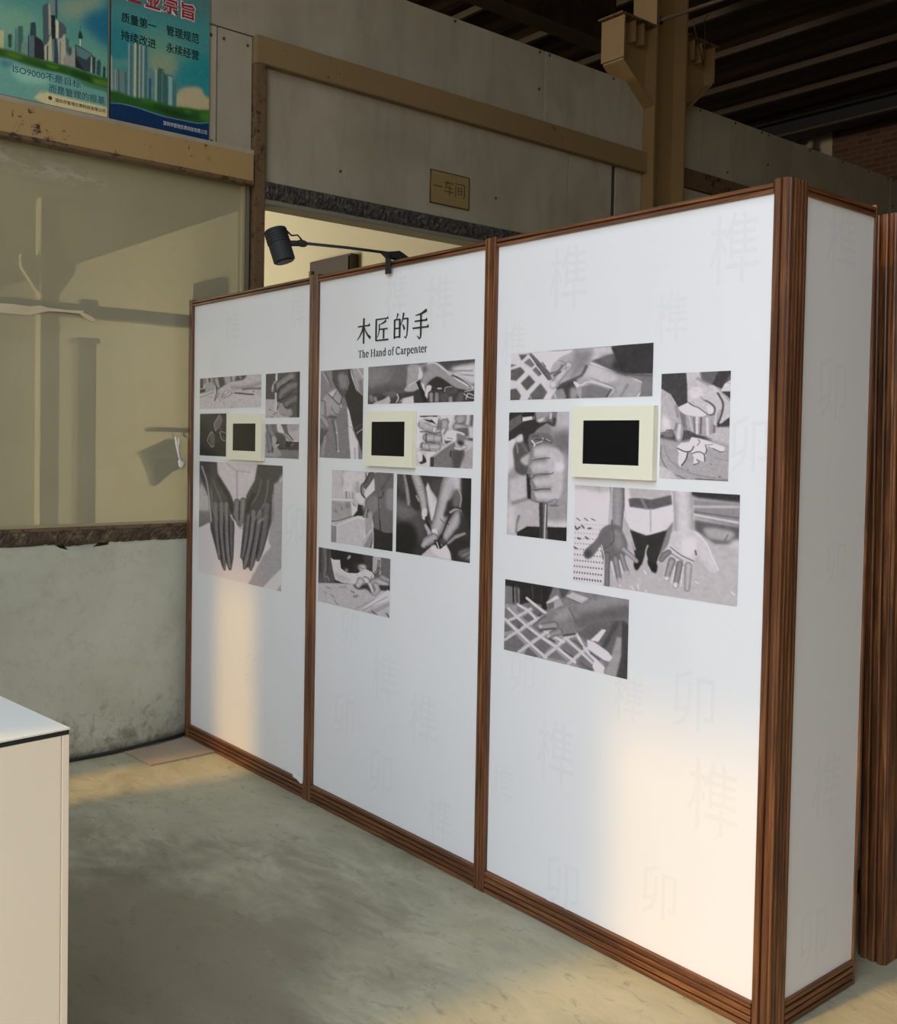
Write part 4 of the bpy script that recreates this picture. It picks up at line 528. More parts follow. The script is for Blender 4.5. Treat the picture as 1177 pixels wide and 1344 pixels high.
POSTER={
'R':(667,1054,(56,112,110),[('s',(40,104,108),42,[-8,505,123,436,198,591,89,701,-6,738]),('s',(32,108,112),42,[419,604,667,465,670,720,493,729]),('s',(84,124,108),42,[197,451,417,427,506,524,346,652,228,653]),('s',(66,98,96),42,[2,23,662,6,664,210,5,297]),('s',(112,128,102),21,[250,605,345,539,433,572,419,676,273,698]),('s',(150,140,108),8.5,[435,800,493,739,603,715,644,763,667,802,668,875,436,900]),('s',(70,120,110),14,[-7,710,111,654,111,710,-6,751]),('p',(88,108,104),3.5,[0,736,97,730,105,884,1,887]),('l',(120,135,125),11,3.5,[4,660,10,885]),('l',(60,75,75),8.5,2.8,[52,737,54,875]),('l',(55,70,70),8.5,2.8,[95,741,99,878]),('l',(130,140,130),5.7,2.8,[30,736,32,880]),('p',(92,118,112),2.1,[113,550,245,529,249,883,113,886]),('l',(60,92,92),18,2.8,[133,559,133,878]),('l',(165,160,125),11,2.1,[157,538,157,886]),('l',(62,82,74),11,2.1,[174,541,174,886]),('l',(150,155,130),5.7,2.1,[186,538,186,886]),('l',(72,98,96),9.9,2.1,[198,542,199,887]),('l',(140,155,140),5.7,2.1,[211,538,211,884]),('l',(56,90,92),18,2.8,[229,541,229,884]),('l',(115,140,135),7.1,2.1,[115,549,117,881]),('p',(84,112,110),2.1,[247,666,283,674,285,881,252,882]),('l',(30,62,86),13,2.8,[257,744,257,877]),('p',(52,82,76),2.8,[302,673,324,657,381,699,383,884,304,884]),('l',(128,145,130),16,2.8,[297,678,296,882]),('l',(80,110,100),7.1,2.8,[339,682,339,880]),('l',(40,50,45),5.7,2.1,[313,656,349,661]),('p',(112,145,138),2.8,[379,689,408,693,408,889,381,888]),('p',(62,96,98),2.8,[409,710,436,725,436,886,410,886]),('l',(40,50,45),5.0,2.1,[372,688,405,688]),('s',(34,72,26),7.1,[-5,895,39,875,90,880,127,886,201,883,296,882,392,885,480,875,554,869,627,862,667,838,687,943,569,959,349,962,165,947,-4,963]),('s',(50,92,30),9.9,[201,883,289,877,296,896,208,909]),('s',(48,96,34),9.9,[620,871,664,846,664,912,613,931]),('s',(22,48,20),11,[275,908,495,915,605,918,422,953]),('s',(46,88,32),8.5,[495,886,539,876,539,905,495,908]),('p',(10,38,68),2.1,[-12,961,62,947,165,947,260,957,349,965,496,962,591,958,672,932,667,1054,0,1054]),('l',(92,120,150),5.0,2.1,[-4,960,62,947,165,947,260,957,349,965,496,962,591,958,672,931]),('p',(12,38,70),1.4,[-27,-9,11,-7,10,1063,-18,1062]),('n',3,14)]),
'L':(763,1130,(84,130,112),[('s',(66,118,112),49,[-6,6,762,-4,765,452,-3,479]),('s',(28,88,108),37,[581,472,783,332,799,671,607,577]),('s',(100,138,116),37,[-3,626,226,568,227,718,-2,774]),('s',(112,128,108),31,[416,450,669,316,733,372,606,459,575,517,448,540]),('s',(70,122,112),37,[448,570,575,567,576,692,481,667]),('p',(88,134,120),12,[-1,904,418,855,762,897,763,1131,0,1130]),('s',(66,104,112),9.8,[37,913,113,913,101,940,37,954]),('s',(120,160,140),18,[101,940,292,945,356,992,165,1022]),('p',(172,160,120),4.9,[248,1109,292,1057,337,1048,382,1053,767,1064,764,1134]),('s',(118,140,116),7.3,[305,1039,343,1046,293,1072]),('p',(160,150,115),2.4,[23,726,50,720,51,844,24,851]),('p',(50,66,56),2.4,[78,743,90,733,103,737,100,821,80,820]),('p',(72,92,84),2.4,[125,690,134,687,135,837,123,834]),('p',(58,88,82),2.4,[141,674,174,659,177,743,161,840,142,841]),('p',(98,116,104),2.4,[164,782,189,758,211,770,212,849,164,845]),('p',(40,60,62),1.8,[226,628,255,615,263,649,262,710,220,714]),('p',(74,92,98),2.4,[217,712,252,703,253,848,212,852]),('p',(38,40,40),2.4,[252,703,297,719,319,750,320,847,252,851]),('l',(36,52,52),7.3,1.8,[212,716,212,843]),('p',(62,76,78),1.8,[305,498,343,464,365,458,363,666,348,737,310,746]),('p',(140,138,120),2.4,[343,464,365,476,363,672,347,676]),('p',(96,112,110),1.8,[339,373,402,356,407,551,366,543,352,461]),('l',(44,62,72),15,1.8,[396,357,399,547]),('p',(24,34,38),1.8,[362,541,391,536,392,689,367,696]),('p',(176,168,138),1.8,[394,560,415,573,416,683,397,682]),('p',(68,76,80),1.8,[415,564,445,574,468,596,465,658,416,683]),('p',(150,146,120),1.8,[316,757,335,740,366,671,374,844,320,850]),('l',(40,50,60),8.6,1.8,[340,751,339,843]),('l',(165,158,130),11,1.8,[357,686,355,839]),('p',(44,58,72),1.8,[373,688,401,687,418,793,412,850,380,848]),('l',(120,120,110),6.1,1.8,[382,698,383,838]),('p',(150,145,125),2.4,[408,691,436,672,449,644,462,641,469,842,418,851]),('p',(64,86,80),2.4,[463,659,486,671,489,776,469,781]),('l',(80,84,84),7.3,2.4,[427,699,426,840]),('p',(128,126,118),3.1,[444,812,481,753,529,716,533,842,457,848]),('s',(60,66,62),3.7,[484,727,503,720,504,760,485,777]),('p',(46,58,58),1.8,[529,691,583,702,646,724,659,745,641,850,597,855,533,839]),('p',(78,104,104),2.4,[535,699,583,709,650,729,609,777,545,762]),('p',(34,34,32),2.4,[534,777,597,849,534,842]),('l',(190,190,170),7.3,1.8,[565,645,565,688]),('s',(28,48,46),1.8,[552,626,564,589,581,622,580,641,554,645]),('l',(40,60,56),3.1,1.2,[565,564,565,632]),('l',(150,150,140),11,2.4,[647,749,644,850]),('p',(44,54,56),2.4,[652,741,675,741,673,855,654,854]),('p',(48,66,64),2.4,[685,764,704,750,714,769,711,862,682,856]),('p',(34,50,56),2.4,[730,797,739,785,748,799,746,869,729,867]),('s',(40,74,26),7.3,[-14,853,75,839,164,845,259,847,355,848,482,849,609,855,705,866,787,865,788,929,674,937,546,917,419,904,292,909,164,902,75,892,-14,906]),('s',(68,98,30),8.6,[75,851,164,854,158,879,75,874]),('s',(24,60,24),8.6,[196,876,355,882,482,882,355,900]),('s',(64,100,28),7.3,[342,866,419,867,393,891,336,886]),('s',(66,104,30),7.3,[673,887,756,892,743,920,673,918]),('s',(20,58,22),8.6,[495,873,609,871,648,911,533,901]),('s',(56,100,80),6.1,[578,922,673,931,762,935,762,960,610,952]),('n',3,12)]),
}

def raster_mesh(name, rgb, fn):
    """grid mesh carrying the printed ink as a colour attribute; rgb is (ny,nx,3) linear"""
    ny, nx, _ = rgb.shape
    u, v = np.meshgrid(np.linspace(0, 1, nx), np.linspace(0, 1, ny)); co = fn(u.ravel(), v.ravel()).astype(np.float32)
    idx = np.arange(nx*ny).reshape(ny, nx)
    q = np.stack([idx[:-1, :-1], idx[1:, :-1], idx[1:, 1:], idx[:-1, 1:]], -1).reshape(-1, 4)
    me = bpy.data.meshes.new(name); me.vertices.add(nx*ny); me.vertices.foreach_set('co', co.ravel())
    me.loops.add(q.size); me.loops.foreach_set('vertex_index', q.ravel().astype(np.int32))
    me.polygons.add(len(q)); me.polygons.foreach_set('loop_start', np.arange(0, q.size, 4, dtype=np.int32)); me.polygons.foreach_set('loop_total', np.full(len(q), 4, np.int32))
    me.update(calc_edges=True)
    a = me.color_attributes.new('ink', 'FLOAT_COLOR', 'POINT'); c = np.ones((nx*ny, 4), np.float32); c[:, :3] = rgb.reshape(-1, 3); a.data.foreach_set('color', c.ravel())
    return me
def s2l(a): a = a/255.0; return np.where(a <= .04045, a/12.92, ((a+.055)/1.055)**2.4)

# ------------------------------------------------------------ lettering
def text_mesh(name, body, fat=0.0):
    c = bpy.data.curves.new(name, 'FONT'); c.body = body; c.resolution_u = 3; c.offset = fat; c.extrude = .002
    o = bpy.data.objects.new(name, c); COL.objects.link(o); bpy.context.view_layer.update()
    me = bpy.data.meshes.new_from_object(o.evaluated_get(bpy.context.evaluated_depsgraph_get())); bpy.data.objects.remove(o); bpy.data.curves.remove(c)
    return me
def place_text(name, body, x0, x1, z0, z1, plane, mat, parent, fat=0.0, tilt=0.0, lift=.0012):
    """fit the text in the rectangle; plane ('x',v) faces -x (reads towards -y), plane ('y',v) faces -y (reads towards +x)"""
    me = text_mesh(name, body, fat); n = len(me.vertices); co = np.empty(n*3, np.float32); me.vertices.foreach_get('co', co); co = co.reshape(-1, 3)
    lo, hi = co.min(0), co.max(0); u = (co[:, 0]-lo[0])/max(1e-6, hi[0]-lo[0]); v = (co[:, 1]-lo[1])/max(1e-6, hi[1]-lo[1]); w = (co[:, 2]-lo[2])/max(1e-6, hi[2]-lo[2])
    a = x0+(x1-x0)*u; z = z0+(z1-z0)*v+tilt*(u-.5); d = lift*(.2+.8*w)
    out = np.stack([plane[1]-d, a, z], 1) if plane[0] == 'x' else np.stack([a, plane[1]-d, z], 1)
    me.vertices.foreach_set('co', out.astype(np.float32).ravel()); me.update()
    return meshobj(name, me, mat, parent)
def ribbon(bm, P, w, fn, w2=None):
    """brush stroke in the reading plane as a thin slab; w..w2 width along the stroke"""
    P = [Vector((p[0], p[1])) for p in P]; n = len(P); w2 = w if w2 is None else w2; L = []; R_ = []
    for i, p in enumerate(P):
        d = (P[min(i+1, n-1)]-P[max(i-1, 0)]).normalized(); nn = Vector((-d.y, d.x)); hw = (w+(w2-w)*i/(n-1))/2
        L.append(p+nn*hw); R_.append(p-nn*hw)
    pts = L+R_[::-1]; a = [bm.verts.new(fn(q.x, q.y, 1)) for q in pts]; b = [bm.verts.new(fn(q.x, q.y, 0)) for q in pts]; m_ = len(pts)
    for i in range(n-1): bm.faces.new((a[i], a[i+1], a[m_-2-i], a[m_-1-i]))
    for i in range(m_): bm.faces.new((a[i], b[i], b[(i+1) % m_], a[(i+1) % m_]))

# ------------------------------------------------------------ exhibition wall
H = 2.44
ex = thing('exhibition_wall', 'long white three-panel exhibition wall with brown wood mouldings and hand photographs', 'exhibition wall', (0.24, -1.87, 0))
obj('carcass', bx(.008, .466, -3.725, -.006, .004, 2.43), M['brown_box'], ex)
zf = lambda u, d, l: (-d, u, l)            # front face bars along z: u = y, d = outwards (-x)
yf = lambda u, d, l: (-d, l, u)            # front face bars along y: u = z
panels = []
for (a, b) in ((-.047, -1.250), (-1.320, -2.469), (-2.531, -3.688)):
    bm = bmesh.new(); box(bm, -.0005, .012, b, a, .084, 2.410); panels.append(obj('graphic_panel', bm, M['white'], ex))
for (a, b, n) in ((-.047, 0, 2), (-1.2835, -1.250, 2), (-1.320, -1.2865, 2), (-2.4985, -2.469, 2), (-2.531, -2.5015, 2), (-3.742, -3.688, 2)):
    obj('vertical_moulding', prism(bmesh.new(), ribs(min(a, b), max(a, b), n, .016, .016), .0, 2.447, zf), M['wood_z'], ex)
for (a, b) in ((-.047, -1.250), (-1.320, -2.469), (-2.531, -3.688)):
    obj('top_moulding', prism(bmesh.new(), ribs(2.409, 2.441, 2, .012, .016), b, a, yf), M['wood_y'], ex)
    obj('skirting', prism(bmesh.new(), ribs(.0, .084, 4, .014, .012), b, a, yf), M['wood_y'], ex)
YS = -3.735
zs = lambda u, d, l: (u, YS-d, l); xs_ = lambda u, d, l: (l, YS-d, u)
side = obj('side_panel', bx(.078, .466, YS-.0005, YS+.012, .080, 2.408), M['white'], ex)
obj('side_moulding', prism(bmesh.new(), ribs(-.012, .078, 5, .010, .012), 0, 2.445, zs), M['wood_z'], ex)
obj('side_moulding', prism(bmesh.new(), ribs(.464, .480, 1, .008, .014), 0, 2.445, zs), M['wood_z'], ex)
obj('side_top_moulding', prism(bmesh.new(), ribs(2.406, 2.440, 2, .008, .014), .078, .464, xs_), M['wood_x'], ex)
obj('side_skirting', prism(bmesh.new(), ribs(.0, .082, 4, .010, .012), .078, .464, xs_), M['wood_x'], ex)
obj('back_panel', bx(.466, .478, -3.72, -.006, .0, 2.43), M['wood_z'], ex)
# torn scrap of vinyl at the foot of the left panel
bm = bmesh.new(); prism(bm, [(-1.165, .082), (-1.20, .080), (-1.235, .066), (-1.25, .075), (-1.25, .1), (-1.16, .1)], -.016, -.014, lambda u, d, l: (l, u, d)); obj('vinyl_scrap', bm, M['white'], ex)
# printed photographs
PR = [('a1', 0, -.119, -.792, 2.010, 1.845, 'grey print of a hand planing a board'), ('b1', 0, -.837, -1.155, 2.008, 1.792, 'dark close print of fingers holding a chisel'), ('c1', 0, -.124, -.428, 1.817, 1.590, 'black print with pale carved pieces'),
 ('d1', 0, -.839, -1.154, 1.760, 1.595, 'grey print of two hands at a bench'), ('e1', 0, -.125, -1.008, 1.558, .947, 'tall print of two dark hands hanging down'),
 ('a2', 1, -1.336, -1.676, 2.003, 1.607, 'grey print of a hand gripping a tool'), ('b2', 1, -1.712, -2.408, 2.005, 1.845, 'wide print of a hand over wood shavings'), ('c2', 1, -2.058, -2.406, 1.794, 1.589, 'print of two fists with a blade'),
 ('d2', 1, -1.441, -1.906, 1.554, 1.227, 'print of a carpenter leaning over a bench'), ('e2', 1, -1.930, -2.401, 1.552, 1.228, 'dark print of two hands guiding a chisel'), ('f2', 1, -1.339, -1.893, 1.194, .944, 'print of bare arms carving a panel'),
 ('a3', 2, -2.608, -3.264, 2.015, 1.846, 'wide print of a hand on a lattice'), ('b3', 2, -3.299, -3.555, 1.915, 1.589, 'print of a hand holding a wood block above shavings'), ('c3', 2, -2.604, -2.905, 1.801, 1.355, 'print of a fist, chisel and hammer'),
 ('d3', 2, -2.939, -3.598, 1.551, 1.222, 'wide print of two open palms'), ('e3', 2, -2.601, -3.189, 1.190, .930, 'print of a hand laid on a wooden lattice')]
TINT = np.array([1.0, .905, .94])
for key, pi, y0, y1, z1, z0, lab in PR:
    w_, h_, base, ops = ART[key]; tone = paint(w_, h_, base, ops, 4.0)
    lum = np.minimum(s2l(np.clip((tone-128)*1.12+132, 8, 255))*1.32, .80)
    rgb = lum[..., None]*TINT
    me = raster_mesh('photo_print', rgb, lambda u, v: np.stack([np.full_like(u, -.0016), y0+(y1-y0)*u, z1+(z0-z1)*v], 1))
    meshobj('photo_print', me, M['print'], panels[pi], label=lab)
# title: four large characters drawn stroke by stroke, and an English line with serifs
CH = {'m': [([(8, 33), (92, 33)], 4, 4), ([(84, 27), (93, 34)], 7, 3), ([(50, 4), (50, 98)], 9, 8), ([(48, 34), (38, 52), (22, 70), (4, 82)], 8, 2), ([(52, 34), (62, 52), (78, 68), (97, 80)], 3, 9)],
 'j': [([(8, 11), (94, 11)], 4, 4), ([(86, 6), (94, 12)], 7, 3), ([(13, 11), (13, 92)], 8, 8), ([(11, 92), (96, 92)], 4, 5), ([(80, 19), (60, 27), (34, 32)], 8, 2), ([(35, 30), (34, 54), (30, 68), (21, 82)], 7, 2), ([(35, 50), (90, 50)], 4, 4), ([(64, 50), (64, 87)], 8, 7)],
 'd': [([(30, 3), (26, 12), (20, 23)], 8, 3), ([(9, 24), (9, 94)], 8, 7), ([(9, 25), (43, 25)], 4, 4), ([(42, 24), (42, 92)], 8, 7), ([(9, 57), (42, 57)], 4, 4), ([(9, 88), (42, 88)], 4, 4), ([(66, 3), (60, 26), (47, 48)], 8, 2), ([(60, 25), (92, 25)], 4, 4), ([(91, 24), (90, 60), (87, 84), (80, 95), (70, 88)], 8, 3), ([(58, 44), (66, 52), (72, 64)], 3, 9)],
 's': [([(84, 5), (52, 15), (17, 19)], 9, 2), ([(14, 38), (88, 38)], 4, 4), ([(80, 33), (88, 39)], 6, 3), ([(3, 61), (97, 61)], 4, 4), ([(89, 55), (97, 62)], 7, 3), ([(51, 14), (51, 84), (49, 94), (42, 98), (30, 88)], 8, 3)]}
for c, ya, yb, za, zb in (('m', -1.620, -1.727, 2.222, 2.105), ('j', -1.751, -1.858, 2.216, 2.106), ('d', -1.886, -1.995, 2.221, 2.107), ('s', -2.016, -2.128, 2.222, 2.102)):
    bm = bmesh.new()
    for i, (P, wa, wb) in enumerate(CH[c]): ribbon(bm, P, wa*1.4, lambda u, v, k_: (-.0018-.0003*(i % 4)*k_, ya+(yb-ya)*u/100, za+(zb-za)*v/100), wb*1.4)
    obj('title_character', bm, M['black_ink'], panels[1])
ov = lambda cx, cy, rx, ry, a0=0, a1=360, n=14: [(cx+rx*math.cos(math.radians(a0+(a1-a0)*i/n)), cy+ry*math.sin(math.radians(a0+(a1-a0)*i/n))) for i in range(n+1)]
ft = lambda x, y=.2, w=1.7: ([(x-w, y), (x+w, y)], .45)
GL = {'T': (8.4, [([(4.2, 0), (4.2, 10)], 1.3), ([(.3, 9.75), (8.1, 9.75)], .5), ([(.5, 9.9), (.5, 8)], .5), ([(7.9, 9.9), (7.9, 8)], .5), ft(4.2)]),
 'h': (7.4, [([(1.7, 0), (1.7, 10.6)], 1.2), ([(1.7, 5.2), (3, 6.7), (4.4, 6.8), (5.3, 5.8), (5.4, 4.4)], .9), ([(5.4, 5), (5.4, 0)], 1.2), ft(1.7, .2, 1.4), ft(5.4, .2, 1.4), ([(.5, 10.3), (1.7, 10.4)], .5)]),
 'e': (6.4, [([(1.2, 3.9), (5.6, 3.9)], .5), (ov(3.4, 3.5, 2.4, 3.3, 8, 315), 1.0)]),
 'H': (10, [([(2, 0), (2, 10)], 1.3), ([(8, 0), (8, 10)], 1.3), ([(2, 5.2), (8, 5.2)], .5), ft(2), ft(8), ft(2, 9.8), ft(8, 9.8)]),
 'a': (6.5, [([(1.2, 5.4), (2.2, 6.7), (3.8, 6.7), (4.6, 5.6), (4.6, 1.2), (5.2, .3), (6.2, .5)], 1.0), ([(4.6, 4), (2.4, 3.3), (1.2, 1.9), (1.9, .4), (3.2, .3), (4.6, 1.4)], .9)]),
 'n': (7.4, [([(1.7, 0), (1.7, 6.9)], 1.2), ([(1.7, 5.2), (3, 6.7), (4.4, 6.8), (5.3, 5.8), (5.4, 4.4)], .9), ([(5.4, 5), (5.4, 0)], 1.2), ft(1.7, .2, 1.4), ft(5.4, .2, 1.4), ([(.5, 6.7), (1.7, 6.8)], .5)]),
 'd': (7.2, [([(5.2, 0), (5.2, 10.6)], 1.2), (ov(3.4, 3.4, 2.4, 3.2, 45, 315), 1.0), ([(4, 10.3), (5.2, 10.4)], .5), ([(5.2, .3), (6.4, .3)], .5)]),
 'o': (6.9, [(ov(3.4, 3.4, 2.5, 3.3), 1.05)]), 'f': (4.6, [([(5, 9.6), (4.2, 10.4), (2.9, 10.1), (2.3, 8.6), (2.3, 0)], 1.1), ([(.6, 6.7), (4.4, 6.7)], .5), ft(2.3, .2, 1.5)]),
 'C': (9, [(ov(5, 5, 3.9, 4.8, 42, 318), 1.2), ([(7.9, 9.6), (7.9, 7.3)], .5)]), 'r': (5.3, [([(1.8, 0), (1.8, 6.9)], 1.2), ([(1.8, 4.8), (3, 6.5), (4.6, 6.6)], 1.0), ft(1.8, .2, 1.5), ([(.5, 6.7), (1.8, 6.8)], .5)]),
 'p': (7.2, [([(1.8, -3), (1.8, 6.9)], 1.2), (ov(3.7, 3.4, 2.4, 3.2, -135, 135), 1.0), ft(1.8, -2.9, 1.5), ([(.5, 6.7), (1.8, 6.8)], .5)]), 't': (4.6, [([(2.1, 8.8), (2.1, 1.6), (2.9, .4), (4.3, .9)], 1.1), ([(.5, 6.7), (4.2, 6.7)], .5)])}
txt = 'The Hand of Carpenter'; tot = sum(GL[c][0] if c != ' ' else 3.2 for c in txt); sx_ = (2.117-1.633)/tot; pen = 0
bm = bmesh.new()
for c in txt:
    if c == ' ': pen += 3.2; continue
    for i, (P, wd) in enumerate(GL[c][1]):
        ribbon(bm, [(pen+p[0], p[1]) for p in P], wd*1.4, lambda u, v, k_: (-.0018-.0002*(i % 5)*k_, -1.633-u*sx_, 2.048+v*.0031))
    pen += GL[c][0]
obj('title_line', bm, M['black_ink'], panels[1])
# faint characters printed on the vinyl
SUN_, MAO = '\u69ab', '\u536f'
WMK = {0: [(SUN_, -.481, 2.263, .17), (MAO, -1.12, 1.277, .19), (SUN_, -1.13, 2.30, .15), (MAO, -.726, .509, .16), (SUN_, -.30, 2.09, .12)],
 1: [(SUN_, -1.863, .69, .20), (SUN_, -2.129, .56, .20), (MAO, -1.85, .274, .18), (MAO, -1.568, .458, .18), (SUN_, -2.246, .20, .16), (SUN_, -2.19, 2.24, .19), (SUN_, -1.90, 2.30, .17), (MAO, -1.60, .86, .14)],
 2: [(SUN_, -2.884, 2.262, .20), (SUN_, -3.553, 2.275, .19), (SUN_, -2.873, .615, .20), (SUN_, -3.530, .635, .20), (MAO, -2.92, .165, .17), (MAO, -3.451, .913, .17), (MAO, -3.338, .28, .15), (MAO, -3.629, 1.70, .15), (SUN_, -2.62, 2.05, .14), (SUN_, -2.609, .43, .13), (SUN_, -3.195, .87, .14), (MAO, -2.70, .86, .14), (SUN_, -3.33, 2.09, .14)]}
for pi, L in WMK.items():
    for ch, yc, zc, s in L:
        lo = {0: (-.05, -1.247), 1: (-1.323, -2.466), 2: (-2.534, -3.685)}[pi]
        y0, y1 = min(yc+s*.45, lo[0]), max(yc-s*.45, lo[1])
        place_text('faint_character', ch, y0, y1, zc-s*.55, zc+s*.55, ('x', -.0006), M['water'], panels[pi], 0, lift=.0002)
for ch, xc, zc, s in [(SUN_, .283, 2.301, .18), (MAO, .251, 1.869, .17), (MAO, .30, 1.35, .12), (SUN_, .288, .672, .18), (MAO, .236, .219, .17)]:
    place_text('faint_character', ch, xc-s*.45, xc+s*.45, zc-s*.55, zc+s*.55, ('y', YS-.0006), M['water'], side, 0, lift=.0002)

# ------------------------------------------------------------ digital photo frames hanging on the panels
def photo_frame(lab, ya, yb, z0, z1, sa, sb, s0, s1):
    t = thing('digital_photo_frame', lab, 'photo frame', (-.01, (ya+yb)/2, z0), 'cream photo frames on the exhibition wall')
    bm = bmesh.new(); xo, xi = -.024, -.0022
    out = [(ya, z0), (yb, z0), (yb, z1), (ya, z1)]; inn = [(sa, s0), (sb, s0), (sb, s1), (sa, s1)]
    vo = [bm.verts.new((xo, y, z)) for y, z in out]; vi = [bm.verts.new((xo, y, z)) for y, z in inn]; vd = [bm.verts.new((xo+.004, y, z)) for y, z in inn]
    wb = [bm.verts.new((xi, y, z)) for y, z in out]
    for i in range(4):
        j = (i+1) % 4; bm.faces.new((vo[i], vo[j], vi[j], vi[i])); bm.faces.new((vi[i], vi[j], vd[j], vd[i])); bm.faces.new((vo[i], wb[i], wb[j], vo[j]))
    bm.faces.new(wb); bm.faces.new(vd)
    obj('bezel', bm, M['cream'], t)
    obj('screen', bx(xo+.0025, xo+.0038, min(sa, sb), max(sa, sb), s0, s1), M['screen'], t)
    obj('wall_mount', bx(-.004, -.0005, min(ya, yb)+.08, max(ya, yb)-.08, z0+.05, z1-.05), M['black'], t)
photo_frame('cream photo frame with black screen on the left panel, between two prints', -.480, -.836, 1.577, 1.812, -.541, -.779, 1.624, 1.763)
photo_frame('cream photo frame with black screen on the middle panel, under the title', -1.725, -2.056, 1.581, 1.812, -1.772, -2.005, 1.626, 1.769)
photo_frame('cream photo frame with black screen on the right panel, nearest the corner', -2.941, -3.289, 1.580, 1.816, -2.991, -3.233, 1.625, 1.770)

# ------------------------------------------------------------ spotlight on an arm
t = thing('arm_spotlight', 'black spotlight on a long arm clamped to the top of the middle panel', 'spotlight', (-.01, -1.866, 2.44))
bm = bmesh.new(); box(bm, -.020, -.0165, -1.885, -1.848, 2.385, 2.462); box(bm, -.020, .050, -1.885, -1.848, 2.450, 2.464); prism(bm, [(-.02, 2.450), (-.05, 2.470), (.03, 2.485), (.10, 2.455), (.05, 2.450)], -1.882, -1.851, lambda u, d, l: (u, l, d)); obj('clamp', bm, M['black'], t)
obj('arm', tube(bmesh.new(), [(.0, -1.866, 2.472), (-.20, -1.838, 2.472), (-.395, -1.808, 2.468)], .006, 8), M['black'], t, smooth=True)
hc = Vector((-.500, -1.806, 2.446)); ax = (UPV*.955-RGT*.30).normalized(); sd_ = ax.cross(Vector((-1, 0, 0))).normalized(); fr_ = ax.cross(sd_).normalized()
bm = bmesh.new(); tube(bm, [hc-ax*.066, hc-ax*.064, hc+ax*.062, hc+ax*.066], [.041, .043, .043, .036], 24); head = obj('head', bm, M['black'], t)
bm = bmesh.new()
for q in range(5): tube(bm, [hc+ax*(.010+q*.011), hc+ax*(.014+q*.011)], .0455, 24)
obj('cooling_fin', bm, M['black'], head)
obj('lens', tube(bmesh.new(), [hc-ax*.070, hc-ax*.066], .036, 24), M['screen'], head)
jn = Vector((-.400, -1.808, 2.466)); bm = bmesh.new(); ball(bm, jn, .016, (1.6, 1, .9)); tube(bm, [jn, hc+Vector((.035, 0, .012))], .012, 10); obj('swivel_joint', bm, M['black'], t, smooth=True)
tp = hc+ax*.064; obj('power_lead', tube(bmesh.new(), [tp+Vector((.01, 0, 0)), tp+Vector((.035, -.01, .010)), tp+Vector((.070, -.01, -.015)), jn+Vector((-.02, 0, .03)), jn+Vector((0, 0, .012))], .0035, 6), M['rubber'], t, smooth=True)

# ------------------------------------------------------------ second stand beyond
t = thing('display_stand', 'brown ribbed wooden display frame standing behind the right corner, cut by the photo edge', 'display stand', (1.2, -3.5, 0))
LEAN = .062/2.44      # the post stands a little out of plumb
fx = lambda u, d, l: (.664-d-LEAN*l, u, l); fy = lambda u, d, l: (u-LEAN*l, -3.742-d, l)
obj('post_core', prism(bmesh.new(), [(-3.742, 0), (-3.654, 0), (-3.654, 2.438), (-3.742, 2.438)], .664, .752, lambda u, d, l: (l-LEAN*d, u, d)), M['brown_box'], t)
obj('post_front', prism(bmesh.new(), ribs(-3.745, -3.660, 3, .010, .006), 0, 2.442, fx), M['wood_z'], t)
obj('post_side', prism(bmesh.new(), ribs(.660, .756, 4, .008, .006), 0, 2.442, fy), M['wood_z'], t)
obj('bottom_rail', prism(bmesh.new(), ribs(0, .115, 4, .008, .03), .756, 2.6, lambda u, d, l: (l, -3.735-d, u)), M['wood_x'], t)
obj('top_rail', prism(bmesh.new(), ribs(2.40, 2.44, 2, .008, .03), .690, 2.6, lambda u, d, l: (l, -3.735-d, u)), M['wood_x'], t)
obj('end_post', bx(2.6, 2.69, -3.742, -3.66, 0, 2.44), M['wood_z'], t)
t = thing('white_partition', 'white partition with brown skirting glimpsed in the gap behind the ribbed post', 'partition', (1.14, -2.4, 0))
obj('panel', bx(1.12, 1.16, -3.56, -1.0, .09, 2.36), M['white'], t)
obj('skirting', prism(bmesh.new(), ribs(.0, .09, 3, .010, .03), -3.56, -1.0, lambda u, d, l: (1.12-d, l, u)), M['wood_y'], t)
obj('top_moulding', prism(bmesh.new(), ribs(2.36, 2.40, 2, .010, .03), -3.56, -1.0, lambda u, d, l: (1.12-d, l, u)), M['wood_y'], t)
bm = bmesh.new(); tube(bm, [(.70, -3.50, .012), (.80, -3.52, .012), (.88, -3.50, .03), (.93, -3.42, .012), (1.0, -3.3, .012)], .010, 8)
o = obj('power_cable', bm, M['rubber'], smooth=True); o['label'] = 'short black cable on the floor in the gap behind the right corner'; o['category'] = 'cable'

# ------------------------------------------------------------ white plinth at the left edge
P0 = Vector((-1.708, -2.934, 0)); ang = math.radians(5.5)
t = thing('display_plinth', 'cream box plinth with white top and black edge at the left edge', 'plinth', (P0.x-.3, P0.y+.3, 0))
ub, ul = Vector((-math.sin(ang), math.cos(ang), 0)), Vector((-math.cos(ang), -math.sin(ang), 0))
def pbox(a0, a1, b0, b1, z0, z1, bev=0):   # a = leftwards from the corner, b = backwards
    bm = bx(a0, a1, b0, b1, z0, z1, bev=bev)
    for v in bm.verts: a, b, z = v.co; v.co = P0+ul*a+ub*b+Vector((0, 0, z))
    return bm
obj('body', pbox(.004, .60, .004, .60, 0, .984), M['laminate'], t)
obj('front_panel', pbox(.020, .60, .0, .006, .0, .984), M['laminate'], t)
obj('corner_bead', pbox(.0, .017, -.001, .012, .0, .984, bev=.001), M['laminate'], t)
obj('edge_strip', pbox(.0005, .60, -.0005, .60, .985, .996), M['black'], t, label='black edge strip')
obj('top_panel', pbox(-.001, .602, -.002, .602, .996, 1.000), M['laminate_white'], t)

